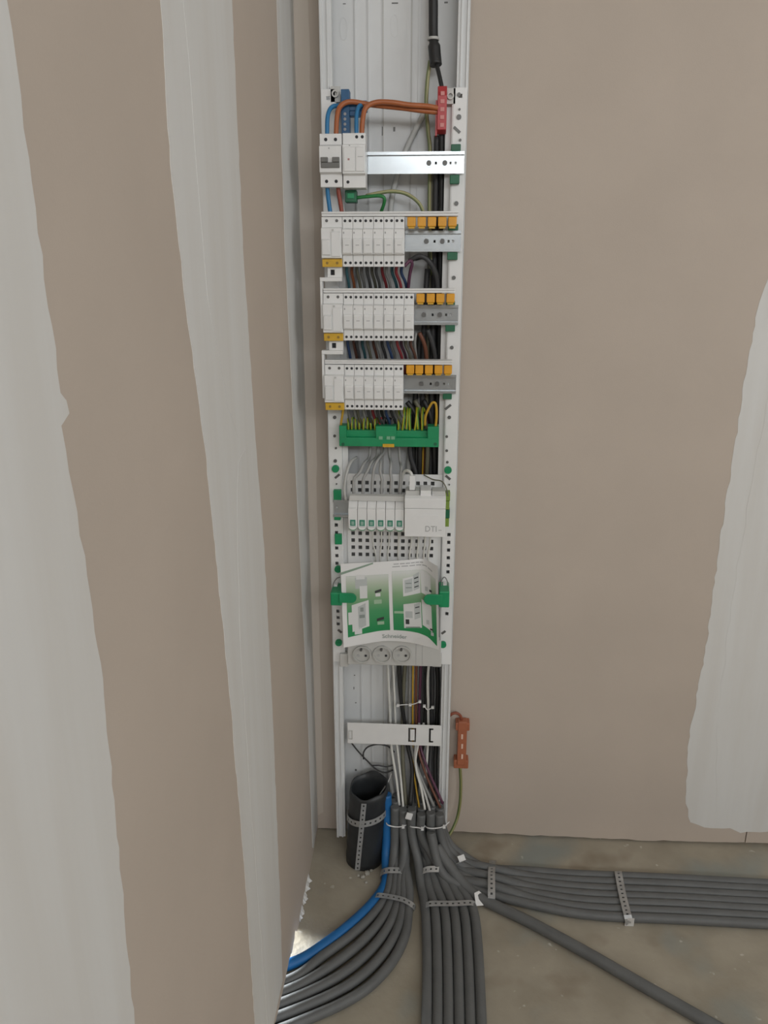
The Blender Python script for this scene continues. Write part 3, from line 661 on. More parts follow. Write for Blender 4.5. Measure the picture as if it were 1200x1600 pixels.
for k, px in enumerate((545, 550, 556, 562, 568, 574, 580, 586)):
    c = at(px, 670, YE+.018); jj = random.uniform(-.004, .004)
    wire('earth_wire', 'short green-yellow earth wire, %s from the left, in the left half of the green bar' % ORD[k], 'green-yellow',
         [(c.x, YE+.018, ztop-.003), (c.x+jj*.3, YE+.017, ztop+.010), (c.x+jj, YE+.024, ztop+.020+jj), (c.x+jj*2+.004, YE+.042, ztop+.012), (c.x+jj+.006, -.05, ztop-.02)], .0020, 'earth wires in left half')
for k, px in enumerate((623, 629, 635, 641, 648, 654, 660)):
    c = at(px, 668, YE+.018); jj = random.uniform(-.0025, .0025)
    wire('earth_wire', 'green-yellow earth wire, %s from the left, rising from the right half of the green bar' % ORD[k], 'green-yellow',
         [(c.x, YE+.018, ztop-.003), (c.x+jj, YE+.018, ztop+.015), (c.x+jj*1.5, YE+.022, ztop+.029), (c.x+jj+.001, YE+.04, ztop+.038), (c.x+.004, -.046, ztop+.03)], .0024, 'earth wires in right half')
for k, px in enumerate((596, 602, 608, 614)):
    c = at(px, 668, YE+.02)
    wire('loop_wire', '%s small loop wire, %s from the left, behind the middle block of the green bar' % (('red', 'charcoal', 'black', 'charcoal')[k], ORD[k]), ('red', 'charcoal', 'black', 'charcoal')[k],
         [(c.x, YE+.02, ztop), (c.x-.003, YE+.018, ztop+.014), (c.x, YE+.02, ztop+.022), (c.x+.004, YE+.03, ztop+.016), (c.x+.003, -.06, ztop+.002)], .0018, 'loop wires above the green bar')
wire('earth_wire', 'yellow-green loop wire at the far right end above the green bar', 'yellow', [at(664, 665, -.08), at(665, 650, -.086), at(671, 636, -.09), at(676, 629, -.092), at(681, 632, -.092), at(682, 650, -.09), at(680, 672, -.088)], .0024)
wire('earth_wire', 'yellow wire at the far left end above the green bar', 'yellow', [at(537, 636, -.1), at(535, 648, -.098), at(533, 660, -.092), at(532, 672, -.085)], .0022)

# ================================================================== PERFORATED PLATE AND NETWORK MODULES
YP = -.060
x0, x1, z0, z1 = rc(543, 741, 690, 888, YP)
xa = at(548.5, 810, YP).x; pitch = .0143
xs = [x0]; hs = set(); ncol = 12
for i in range(ncol): xs += [xa+i*pitch, xa+i*pitch+.0073]
xs.append(x1); zs = [z0]; za = at(615, 870, YP).z; nrow = 11
zp = .0150
for j in range(nrow): zs += [za+j*zp, za+j*zp+.0078]
zs = [v for v in zs if v < z1-.002]
if len(zs) % 2 == 0: zs = zs[:-1]
zs.append(z1)
for i in range(ncol):
    for j in range((len(zs)-2)//2): hs.add((1+2*i, 1+2*j))
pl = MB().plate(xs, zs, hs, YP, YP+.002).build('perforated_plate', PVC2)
MB().box(x0+.004, x1-.004, YP+.014, YP+.016, z0+.004, z1-.004).build('hole_shade_sheet', mat('hole_shade_grey', (.16, .16, .155), .7), pl)  # grey sheet added behind the grid, puts the shade inside the holes into colour
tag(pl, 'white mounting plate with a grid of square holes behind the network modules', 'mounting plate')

YM = -.112
r = rc(544, 782, 631.5, 833, YM)
zt_, zb_ = r[3], r[2]; HM = zt_-zb_; mw = (r[1]-r[0])/6
WIN = mat('window_teal', (.03, .25, .16), .35)
first = None
for k in range(6):
    x = r[0]+k*mw
    lab = 'white network socket module with green window, %s from the left' % ORD[k]
    if first is None:
        t = thing('network_module', lab, 'network module', (x+mw/2, -.1, zb_), 'network modules beside the test box'); first = t
        b = MB(); b.prism([(-.068, zb_+.002), (YM+.008, zb_+.002), (YM+.006, zb_+HM*.12), (YM, zb_+HM*.14), (YM, zb_+HM*.72), (YM+.004, zb_+HM*.76), (YM+.016, zt_), (-.068, zt_)], x+.0004, x+mw-.0004)
        b.build('body', PVC2, t, .0006)
        # rounded lip under the window
        b = MB(); n = 10
        arc = [Vector((x+mw/2+math.cos(math.pi+math.pi*i/n)*mw*.42, 0, zb_+HM*.17+math.sin(math.pi+math.pi*i/n)*HM*.09)) for i in range(n+1)]
        b.poly([Vector((p.x, YM-.003, p.z)) for p in arc], (0, .004, 0)); b.build('lip', GREEN, t)
        b = MB(); b.poly([Vector((p.x, YM-.0042, p.z+HM*.028)) for p in arc], (0, .004, 0)); b.build('lip_cover', PVC2, t)
        wn = MB().box(x+mw*.22, x+mw*.78, YM-.0012, YM, zb_+HM*.22, zb_+HM*.40).build('window', WIN, t)
        MB().box(x+mw*.34, x+mw*.66, YM-.0018, YM-.001, zb_+HM*.25, zb_+HM*.36).build('window_core', mat('window_core', (.30, .45, .38), .4), wn)
    else: dup(first, Vector(first.location)+Vector((k*mw, 0, 0)), lab)
tag(MB().prism([(YM+.018, zt_-.001), (YM+.006, zt_-.003), (YM+.010, zt_+.006), (YM+.018, zt_+.008)], r[0]+.002, r[1]).build('label_strip', PVCG, None, .0005), 'long grey-white label strip along the top of the network modules', 'label strip')
# grey network cables arching into the modules
for k in range(6):
    xm = r[0]+(k+.5)*mw
    px = (560, 572, 583, 596, 612, 628)[k]; top = (724, 722, 716, 722, 724, 730)[k]
    wire('network_cable', 'light grey network cable, %s from the left, bending into the network modules' % ORD[k], 'grey',
         [(xm, -.088, zt_-.004), (xm, -.088, zt_+.016), (xm+.001, -.086, zt_+.035), at(px+(2 if k < 3 else -2), top+14, -.082), at(px+(9 if k < 3 else -1), top, -.074), at(px+(17 if k < 3 else -3), top-10, -.055), at(px+(19 if k < 3 else -5), 690, -.045)], .0030, 'grey network cables', cat='cable', m=mat('network_sheath', (.36, .36, .35), .5) if 'network_sheath' not in MATS else MATS['network_sheath'])
wire('network_cable', 'grey network cable looping far left down beside the plate', 'pale grey', [at(557, 715, -.05), at(548, 722, -.07), at(541, 742, -.084), at(538, 765, -.088), at(541, 782, -.09)], .0030, cat='cable')
for k, (pxa, pxb) in enumerate(((583, 587), (596, 594), (608, 606), (623, 622), (643, 640), (654, 652), (664, 662), (672, 669))):
    wire('white_wire', 'thin white wire, %s from the left, running down from the modules behind the leaflet' % ORD[k], 'white',
         [(at(pxa, 826, -.085).x, -.085, zb_+.004), at(pxa, 848, -.078), at(pxb, 866, -.074), at(pxb+1, 885, -.066), at(pxb+1, 905, -.064)], .0017 if k < 4 else .0021, 'white wires above the leaflet')

# test box with the letters DTI
YD = -.118
r = rc(632, 776, 696, 839, YD); H = r[3]-r[2]; W = r[1]-r[0]
t = thing('test_socket_box', 'white square box marked DTI right of the network modules', 'socket box', ((r[0]+r[1])/2, -.1, r[2]))
MB().box(r[0], r[1], YD, -.068, r[2], r[3]-H*.30).build('cover', PVC2, t, .001)
MB().prism([(-.068, r[3]-H*.29), (YD-.001, r[3]-H*.29), (YD-.001, r[3]-H*.05), (YD+.006, r[3]), (-.068, r[3])], r[0], r[1]).build('body', PVC2, t, .0008)
MB().box(r[0]+W*.38, r[0]+W*.64, YD+.006, -.07, r[3]-.001, r[3]+.010).build('latch', PVC2, t, .0006)
for a_, b_ in ((.02, .36), (.66, .99)): MB().box(r[0]+W*a_, r[0]+W*b_, YD+.012, -.075, r[3]-.001, r[3]+.0075).build('socket_cap', PVCG, t, .0005)
n = 12; cx, cz = r[0]+W*.55, r[2]+H*.44; ov = []
for i in range(n*2):
    a_ = math.pi*i/n; sx = W*.24 if math.cos(a_) > 0 else -W*.24
    ov.append(Vector((cx+sx+math.cos(a_)*H*.11, YD-.0006, cz+math.sin(a_)*H*.11)))
MB().poly(ov, (0, .001, 0)).build('finger_recess', PVC2, t)
def text_mesh(s, size):
    cu = bpy.data.curves.new('t', 'FONT'); cu.body = s; cu.size = size; cu.resolution_u = 3
    ob = bpy.data.objects.new('t', cu); COL.objects.link(ob); bpy.context.view_layer.update()
    me = bpy.data.meshes.new_from_object(ob.evaluated_get(bpy.context.evaluated_depsgraph_get()))
    bpy.data.objects.remove(ob); bpy.data.curves.remove(cu); return me
def text_part(s, size, fn, name, m, parent, width=None):
    me = text_mesh(s, size); xs_ = [v.co.x for v in me.vertices]; L0, L1 = min(xs_), max(xs_); k = (width/(L1-L0)) if width else 1
    root = parent
    while root.parent: root = root.parent
    for v in me.vertices: v.co = fn((v.co.x-L0)*k, v.co.y)-root.location
    me.materials.clear(); me.materials.append(m); o = bpy.data.objects.new(name, me); COL.objects.link(o); o.parent = parent; return o
c = at(664.5, 830.5, YD)
text_part('DTI', .0165, lambda x, y: Vector((c.x+x, YD-.0006, c.z+y)), 'lettering', MARK, t, .0215)
c2 = at(685, 829, YD); mark('label_print', c2.x, c2.x+.006, c2.z, c2.z+.0012, YD, MARK, t)
# plug and patch lead
r = rc(639.5, 743, 648.5, 770, -.1)
t = thing('network_plug', 'white network plug pushed into the top of the DTI box', 'plug', ((r[0]+r[1])/2, -.095, r[2]))
MB().box(r[0], r[1], -.102, -.092, r[2], r[3]).build('boot', PVC2, t, .001)
MB().box(r[0]-.001, r[1]+.001, -.104, -.09, r[2]-.003, r[2]+.006).build('plug_body', GREYT, t)
wire('patch_lead', 'white patch lead curving up out of the network plug', 'white', [at(644, 746, -.097), at(642, 739, -.095), at(637, 735.5, -.09), at(632, 737, -.082), at(628, 748, -.075), at(625, 775, -.07)], .003, cat='cable')
wire('thin_green_wire', 'thin dark green wire curving over the right upright to the small green-yellow terminal', 'olive', [at(662, 742, -.07), at(676, 749, -.078), at(690, 752, -.084), at(697, 762, -.088), at(700, 775, -.088)], .0012)
r = rc(696, 769, 702, 823, -.088)
t = thing('earth_terminal', 'small green-yellow terminal strip on the right edge beside the DTI box', 'terminal', ((r[0]+r[1])/2, -.08, r[2]))
for k in range(4):
    zz = r[2]+(r[3]-r[2])*k/4
    MB().box(r[0], r[1]+(.001 if k % 2 else 0), -.088, YU, zz, zz+(r[3]-r[2])/4*.94).build('terminal', (mat('terminal_lime', (.20, .30, .05), .5) if 'terminal_lime' not in MATS else MATS['terminal_lime']) if k != 1 else GREEND, t, .0005)

# ================================================================== LEAFLET
zb0 = at(537, 1012, -.124).z; zt0 = at(600, 878, -.094).z
ctrl_b = [fl(537, 1012, zb0), fl(570, 1006, zb0), fl(604, 1001.5, zb0), fl(640, 1004, zb0), fl(668, 1010.5, zb0), fl(686, 1015.5, zb0)]
ctrl_t = [fl(532, 881, zt0), fl(566, 879.5, zt0), fl(600, 877.5, zt0), fl(636, 875, zt0), fl(662, 873.5, zt0), fl(684, 885, zt0)]
cb = catmull(ctrl_b, 10); ct = catmull(ctrl_t, 10)
def lerp_list(L, u):
    f = max(0, min(1, u))*(len(L)-1); i = min(int(f), len(L)-2); return L[i].lerp(L[i+1], f-i)
def LS(u, v, off=0.0):
    """u left to right, v top to bottom"""
    p = lerp_list(ct, u).lerp(lerp_list(cb, u), v); p.y -= 0.006*math.sin(math.pi*v)*math.sin(math.pi*u); p.y -= off; return p
lf = thing('instruction_leaflet', 'white and green printed leaflet bowed across the board under two green arms', 'leaflet', LS(.5, 1))
def patch(name, u0, v0, u1, v1, off, m, th=.0003, nu=None, nv=None, fn=None):
    nu = nu or max(2, int((u1-u0)*40)); nv = nv or max(2, int((v1-v0)*20)); b = MB(); G = {}
    for i in range(nu+1):
        for j in range(nv+1):
            u = u0+(u1-u0)*i/nu; v = v0+(v1-v0)*j/nv
            if fn: u, v = fn(u, v, i/nu, j/nv)
            G[i, j] = (b.bm.verts.new(LS(u, v, off)), b.bm.verts.new(LS(u, v, off-th)), (u, 1-v))
    for i in range(nu):
        for j in range(nv):
            q = [(i, j), (i+1, j), (i+1, j+1), (i, j+1)]
            f = b.bm.faces.new([G[k][0] for k in q]); f.smooth = True
            for lp, k in zip(f.loops, q): lp[b.uv].uv = G[k][2]
            b.bm.faces.new([G[k][1] for k in q[::-1]]).smooth = True
    return b.build(name, m, lf)
GRAD = bpy.data.materials.new('leaflet_green'); GRAD.use_nodes = True
nt = GRAD.node_tree; bs = nt.nodes['Principled BSDF']; bs.inputs['Roughness'].default_value = .5
uvn = nt.nodes.new('ShaderNodeUVMap'); sp = nt.nodes.new('ShaderNodeSeparateXYZ'); rp = nt.nodes.new('ShaderNodeValToRGB')
nt.links.new(uvn.outputs['UV'], sp.inputs[0]); nt.links.new(sp.outputs['Y'], rp.inputs['Fac']); nt.links.new(rp.outputs['Color'], bs.inputs['Base Color'])
E_ = rp.color_ramp.elements; E_[0].position = .18; E_[0].color = (.02, .27, .09, 1); E_[1].position = .86; E_[1].color = (.68, .70, .67, 1)
e = E_.new(.42); e.color = (.07, .32, .13, 1); e = E_.new(.62); e.color = (.26, .42, .24, 1); e = E_.new(.75); e.color = (.48, .56, .44, 1)
patch('sheet', 0, 0, 1, 1, 0, PAPER, nu=40, nv=16)
botc = lambda u: .885-.035*math.sin(math.pi*min(1, max(0, (u-.03)/.94)))
patch('green_panel', .045, .15, .435, .9, .0006, GRAD, fn=lambda u, v, a, b_: (u, .15+(botc(u)-.15)*b_))
patch('green_panel', .465, .12, .965, .9, .0006, GRAD, fn=lambda u, v, a, b_: (u, .12+.06*max(0, (u-.8)/.2)+(botc(u)+.03*max(0, (u-.7)/.3)-.12)*b_))
patch('diagonal_stripe', 0, 0, 1, 1, .0007, mat('stripe_green_grey', (.26, .36, .28), .5), nu=8, nv=2, fn=lambda u, v, a, b_: (.0+.30*a, .115-.105*a+(.028-.01*a)*(b_-.5)))
for k, (u0, u1, v) in enumerate(((.48, .80, .032), (.47, .93, .062))):
    for q in range(6):
        a = u0+(u1-u0)*q/6; patch('heading_print', a, v, a+(u1-u0)/6*.82, v+.010, .0007, MARK, nu=3, nv=1, fn=lambda u, v_, aa, b_: (u, v_+.05*max(0, (u-.82)/.15)))
W1 = mat('print_white', (.72, .73, .72), .5); W2 = mat('print_pale', (.50, .53, .52), .5); W3 = mat('print_mid', (.27, .31, .29), .5); K1 = mat('print_black', (.045, .05, .05), .5); PG = mat('print_palegreen', (.36, .52, .36), .5)
def img(u0, v0, u1, v1, m, lay=1, skew=0.0): patch('printed_picture', u0, v0, u1, v1, .0006+.0003*lay, m, nu=4, nv=4, fn=lambda u, v, a, b_: (u, v+skew*(a-.5)))
# left picture column
for a in ((.13, .17, .24, .30, W2, 1), (.17, .27, .24, .42, W1, 2), (.14, .14, .22, .19, W1, 2), (.09, .47, .25, .80, W1, 1, -.05), (.15, .50, .22, .78, W2, 2, -.04), (.17, .53, .20, .58, W3, 3), (.16, .62, .21, .66, W3, 3), (.055, .58, .115, .73, W1, 2), (.11, .78, .18, .86, W1, 2),
          (.31, .33, .37, .36, K1, 1, -.02), (.315, .37, .36, .41, W1, 1), (.30, .45, .37, .50, PG, 1), (.32, .68, .385, .715, K1, 1, -.02), (.325, .73, .385, .77, PG, 1),
          (.555, .19, .74, .40, W1, 1, -.04), (.57, .22, .65, .37, W2, 2, -.02), (.66, .16, .73, .34, W2, 2, -.03), (.67, .20, .72, .215, K1, 3, -.015), (.67, .25, .72, .262, K1, 3, -.015), (.67, .30, .72, .312, K1, 3, -.015), (.58, .26, .64, .272, W3, 3), (.58, .31, .64, .322, W3, 3),
          (.75, .14, .885, .40, W1, 1, .05), (.80, .30, .84, .35, W2, 2), (.555, .50, .74, .80, W1, 1, -.03), (.57, .70, .605, .76, K1, 2), (.57, .60, .64, .68, W2, 2), (.66, .50, .73, .68, W2, 2, -.03), (.67, .54, .72, .552, K1, 3, -.015), (.67, .61, .72, .622, K1, 3, -.015), (.57, .785, .72, .80, W3, 2, -.02),
          (.75, .48, .885, .78, W1, 1, .06), (.80, .68, .84, .73, W2, 2), (.86, .32, .90, .345, K1, 3), (.85, .77, .90, .79, K1, 3), (.86, .81, .91, .85, W2, 3), (.475, .60, .555, .63, PG, 1)):
    img(*a)
text_part('Schneider', .012, lambda x, y: LS(.365+x/.175, .955-y/.16-.004*0, .0009), 'lettering', mat('print_teal', (.24, .30, .28), .5), lf, .037)

# green arms that hold the leaflet
def arm(label, bx, armx, loop):
    r = rc(*bx, -.112); a = rc(*armx, -.122)
    t = thing('retaining_arm', label, 'retaining arm', ((r[0]+r[1])/2, -.1, r[2]), 'green retaining arms')
    MB().box(r[0], r[1], -.120, YU, r[2], r[3]).build('block', GREEN, t, .002)
    b = MB(); hh = (a[3]-a[2])/2; cz = (a[2]+a[3])/2; n = 8; pts = []
    if r[0] < 0: pts = [Vector((a[0], 0, a[2]))]+[Vector((a[1]-hh+math.cos(q)*hh, 0, cz+math.sin(q)*hh)) for q in [(-math.pi/2+math.pi*i/n) for i in range(n+1)]]+[Vector((a[0], 0, a[3]))]
    else: pts = [Vector((a[1], 0, a[3]))]+[Vector((a[0]+hh+math.cos(q)*hh, 0, cz+math.sin(q)*hh)) for q in [(math.pi/2+math.pi*i/n) for i in range(n+1)]]+[Vector((a[1], 0, a[2]))]
    b.poly([p+Vector((0, -.123, 0)) for p in pts], (0, .004, 0)); b.build('tongue', GREEN, t, .0008)
    MB().tube([at(x, y, -.09) for x, y in loop], .0012, 6, 5).build('wire_loop', WIRE['grey'], t)
    c = at(sum(p[0] for p in loop)/len(loop), loop[0][1]-6, -.085); MB().box(c.x-.004, c.x+.004, -.088, YU, c.z-.004, c.z+.007).build('clip_foot', PVC2, t, .001)
arm('green plastic arm holding the left edge of the leaflet', (517, 924, 535, 944), (530, 927, 557, 942), [(520, 924), (521, 912), (526, 904), (531, 902)])
arm('green plastic arm holding the right edge of the leaflet', (686, 922, 702, 947), (662, 929, 692, 945), [(690, 924), (690, 908), (695, 902), (700, 912), (700, 926)])

# ================================================================== SOCKET STRIP
YK = -.082; SOCK = mat('socket_grey', (.50, .50, .475), .45)
r = rc(543, 1002, 689, 1040, YK)
t = thing('socket_strip', 'light grey strip with three round power sockets under the leaflet', 'socket strip', (0, -.075, r[2]))
MB().box(r[0], r[1], YK, -.062, r[2], r[3]+.004).build('body', PVCG, t, .0015)
for px in (566, 597.5, 628.5):
    c = at(px, 1022, YK)
    s = MB().ring((c.x, YK+.001, c.z), (0, -1, 0), .0165, .0195, .006, 28).build('socket', SOCK, t)
    MB().cyl((c.x, YK+.0008, c.z), (0, -1, 0), .0166, .0012, 28).build('socket_well', SOCK, s)
    for dx, dz in ((-.0075, -.003), (.0075, -.003)): MB().cyl((c.x+dx, YK+.0004, c.z+dz), (0, -1, 0), .0026, .0022, 10).build('pin_hole', DARK if dx > 0 else MARK, s)
    MB().cyl((c.x-.002, YK+.001, c.z+.012), (0, -1, 0), .0025, .008, 10).build('earth_pin', SCREW, s)
for px in (650, 660):
    x = at(px, 1022, YK).x; MB().box(x-.0005, x+.0005, YK-.0005, YK+.001, r[2]+.002, r[3]).build('body_seam', MARK, t)
for px0, px1 in ((531, 544), (677, 690)):
    a = rc(px0, 1022, px1, 1042, YK+.006); MB().rbox(a, YK+.006, -.066).build('end_bracket', PVCG, t, .001)

# ================================================================== FLOOR LEVEL: pipe, conduits, straps
# black pipe
pc_t = Vector((-.049, -.082, .190)); pc_b = Vector((-.060, -.088, 0.0))
t = thing('black_pipe', 'wide open-topped black plastic pipe standing at the foot of the trunking', 'pipe', pc_b)
b = MB(); n = 32; m_ = 12; G = {}
ax = (pc_t-pc_b)
for j in range(m_+1):
    for i in range(n):
        a_ = 2*math.pi*i/n; f = j/m_; rr = .0415+.0012*(j % 2)
        p = pc_b+ax*f+Vector((math.cos(a_)*rr, math.sin(a_)*rr*.96, 0))
        if j == m_: p.z += .009*math.sin(a_*1.0+.6)+.0025*math.sin(a_*5+1)
        G[i, j] = b.bm.verts.new(p)
for j in range(m_):
    for i in range(n): b.bm.faces.new((G[i, j], G[(i+1) % n, j], G[(i+1) % n, j+1], G[i, j+1])).smooth = True
o = b.build('pipe_wall', BLACKP, t); sm = o.modifiers.new('solid', 'SOLIDIFY'); sm.thickness = .003; sm.offset = -1

def strap(name_label, path, wdir, width=.016, pitch=.011, m=STEEL, off=0.0, group='perforated metal straps', closed=False):
    """perforated steel band following path (Vectors); wdir = direction(s) across the band"""
    P = catmull(path, 10); L = [0]
    for a_, b_ in zip(P, P[1:]): L.append(L[-1]+(b_-a_).length)
    def pos(s_):
        s_ = max(0, min(L[-1], s_))
        for i in range(len(L)-1):
            if s_ <= L[i+1]+1e-9: return P[i].lerp(P[i+1], (s_-L[i])/max(1e-9, L[i+1]-L[i]))
        return P[-1]
    def tang(s_): return (pos(s_+.002)-pos(s_-.002)).normalized()
    wd = Vector(wdir).normalized()
    k = max(2, int(L[-1]/pitch)); pp = L[-1]/k; us = [0]; hs = set()
    for i in range(k): us += [i*pp+pp*.32, i*pp+pp*.68]; hs.add((2*i+1, 1))
    us.append(L[-1])
    def f(x, y, z):
        tt = tang(x); nn = tt.cross(wd).normalized(); return pos(x)+wd*z+nn*y
    hw = width/2
    b = MB().plate(us, [-hw, -hw*.3, hw*.3, hw], hs, 0.0, .0009, f)
    return tag(b.build('perforated_strap', m), name_label, 'metal strap', group)
def pipe_at(f, a_, rr=.0440): return pc_b+ax*f+Vector((math.cos(a_)*rr, math.sin(a_)*rr*.97, 0))
strap('perforated metal strap wound round the black pipe', [pipe_at(.66+.05*math.cos(a_), a_, .0445) for a_ in [math.radians(170+20*i) for i in range(10)]], (0, .1, 1), .014)
strap('perforated metal strap running down the front of the black pipe', [pipe_at(f, math.radians(262-8*(1-f)), .0462) for f in (.93, .8, .6, .4, .2, .03)], (1, 0, 0), .011)

RC = .0098
def conduit(label, pts, col='grey', r=RC, group='grey conduits'):
    return wire('conduit', label, col, pts, r, group, cat='conduit', n=12, sub=8, m=CONDUIT if col == 'grey' else CONDB)
def F(px, py, z=.0105): return fl(px, py, z)
# left bundle, sweeping through the notch of the left wall
conduit('bright blue conduit curving across the floor to the notch in the left wall', [Vector((-.010, -.086, .172)), Vector((-.009, -.092, .12)), Vector((-.008, -.100, .07)), Vector((-.009, -.118, .032)), F(603, 1378), F(585, 1408), F(552, 1441), F(510, 1474), F(462, 1503), Vector((-.24, -.405, .0105)), Vector((-.40, -.43, .0105))], 'blue', .0108, 'conduits sweeping left')
lt = [(.009, -.099, .15), (.008, -.078, .15), (.027, -.099, .145), (.027, -.078, .142), (.012, -.058, .15)]
lm = [(618, 1378), (627, 1382), (634, 1384), (640, 1386), (646, 1388)]
le = [-.420, -.442, -.466, -.492, -.520]
ln = ['second from the inside, next to the blue one', 'third from the inside', 'fourth from the inside', 'fifth from the inside', 'outermost of the curve']
for k in range(5):
    x, y, z = lt[k]; q = k+1
    pts = [Vector((x, y, z)), Vector((x, y-.004, .10)), Vector((x+.002*k, y-.016-.004*k, .055)), F(612+6.5*k, 1366+4*k, .022), F(604+8.5*k, 1398+5*k), F(584+12*k, 1428+9*k), F(548+14*k, 1462+13*k), F(503+12*k, 1495+16*k), Vector((XL+.012, le[k]+.006, .0105)), Vector((-.24, le[k]-.022, .0105)), Vector((-.40, le[k]-.05, .0105))]
    conduit('grey conduit sweeping left to the notch, %s' % ln[k], pts, group='conduits sweeping left')
# middle bundle, straight towards the viewer
mt = [(.046, -.104, .15), (.047, -.083, .145), (.048, -.062, .14), (.067, -.106, .14), (.067, -.085, .14), (.067, -.064, .14)]
mo = [0, 2, 1, 3, 4, 5]
for k in range(6):
    x, y, z = mt[mo[k]]; xe = .0775+.0198*k
    pts = [Vector((x, y, z)), Vector((x+.001, y-.006, .09)), Vector((x*.55+xe*.45, y-.03, .045)), Vector((x*.2+xe*.8-.003, -.178, .016)), Vector((xe, -.235, .0105)), Vector((xe+.004, -.33, .0105)), Vector((xe+.004-.0006*k, -.47, .0105)), Vector((xe-.001*k, -.62, .0105)), Vector((xe-.002*k, -.80, .0105))]
    conduit('grey conduit running straight towards the viewer, %s from the left' % ORD[k], pts, group='conduits running forward')
# right bundle, along the foot of the back wall
rt = [(.107, -.062, .14), (.107, -.083, .14), (.106, -.104, .14), (.088, -.064, .145), (.088, -.085, .145), (.087, -.106, .145), (.088, -.127, .11)]
for k in range(7):
    x, y, z = rt[k]; ye = -.1225-.0186*k
    yk = -.112-.0125*k; zk = .0105+(.012 if k % 2 else 0)
    pts = [Vector((x, y, z)), Vector((x+.003, y-.005, .095)), Vector((x+.022, (y-.012)*.6+yk*.4, .052-.002*k)), Vector((x+.06, (y*.2+yk*.8), .026-.001*k)), Vector((.215, yk-.002, zk)), Vector((.31, yk*.4+ye*.6, .0105)), Vector((.42, ye, .0105)), Vector((.60, ye+.001*math.sin(k*2), .0105)), Vector((.85, ye-.004, .0105)), Vector((1.4, ye-.006, .0105))]
    conduit('grey conduit along the foot of the back wall, %s from the wall' % ORD[k], pts, group='conduits along the back wall')
# single thicker cable running off diagonally
conduit('single thick grey conduit running off diagonally across the floor to the lower right', [Vector((.10, -.128, .075)), Vector((.128, -.150, .045)), Vector((.165, -.180, .018)), F(760, 1408, .0115), F(830, 1442, .0115), F(915, 1488, .0115), F(1000, 1537, .0115), F(1100, 1594, .0115), F(1230, 1668, .0115)], r=.0115, group='diagonal conduit')

# straps over the bundles
def over(ptsA, n=6): return [Vector(p) for p in ptsA]
strap('perforated metal strap across the blue and grey conduits, upper one of two', [F(594, 1368, .002), F(597, 1363, .026), F(606, 1360, .036), F(618, 1360, .036), F(630, 1361, .035), F(636, 1366, .02)], (0, 1, .35), .013)
strap('perforated metal strap across the blue and grey conduits, lower one of two', [F(584, 1404, .002), F(588, 1399, .022), F(602, 1400, .024), F(618, 1403, .024), F(632, 1407, .023), F(645, 1415, .018), F(648, 1420, .002)], (.3, 1, 0), .013)
strap('short bent perforated metal strap between the left and middle bundles', [F(652, 1372, .004), F(657, 1364, .024), F(666, 1359, .040), F(676, 1358, .046), F(686, 1358, .050)], (.1, 1, .3), .014, m=STEELB)
strap('perforated metal strap across the six conduits running forward', [F(663, 1421, .001), F(666, 1414, .020), F(675, 1412, .0225), F(690, 1412, .0225), F(708, 1412, .0225), F(725, 1411, .0225), F(738, 1411, .0215), F(743, 1414, .012)], (0, 1, 0), .014)
strap('perforated metal strap across the wall conduits nearest the trunking', [F(770, 1345, .004), F(769, 1350, .024), F(768, 1364, .0345), F(768, 1382, .0345), F(768, 1400, .027), F(768, 1413, .003)], (1, 0, 0), .015)
strap('perforated metal strap across the wall conduits farther to the right', [F(966, 1362, .002), F(966, 1363, .0225), F(969, 1380, .0225), F(973, 1400, .0225), F(978, 1420, .0225), F(981, 1432, .0225), F(983, 1441, .010), F(984, 1446, .001)], (1, .12, 0), .016)
# bright ends and clips
t = thing('strap_clip', 'small bright metal clip on the conduits turning along the wall', 'clip', F(720, 1350, .0))
b = MB(); c = F(720, 1347, .045); M = Matrix.Translation(c) @ Matrix.Rotation(.5, 4, 'Z') @ Matrix.Rotation(.7, 4, 'X')
b.plate([-.008, -.003, .003, .008], [-.012, -.003, .003, .012], {(1, 1)}, 0, .0015, lambda x, y, z: M @ Vector((x, y, z))); b.build('clip_plate', STEELB, t)
b = MB(); b.box(-.008, .008, 0, .012, .010, .0115, M); b.build('clip_flange', STEELB, t)
c = F(983, 1437, .013)
tag(MB().plate([c.x-.009, c.x-.003, c.x+.003, c.x+.009], [.001, .008, .013, .020], {(1, 1)}, c.y-.0045, c.y-.003).build('strap_end', STEELB), 'bright bent end plate of the right-hand strap on the floor', 'strap end')
M = Matrix.Translation(F(748, 1404, .018)) @ Matrix.Rotation(.25, 4, 'Z') @ Matrix.Rotation(-.95, 4, 'X')
b = MB(); b.poly([M @ Vector(p) for p in ((-.009, 0, -.013), (.007, 0, -.014), (.010, 0, .006), (.004, 0, .014), (-.007, 0, .011))], (0, .0012, 0))
tag(b.build('plaster_scrap', PAPER), 'white torn scrap beside the strap of the forward conduits', 'scrap')
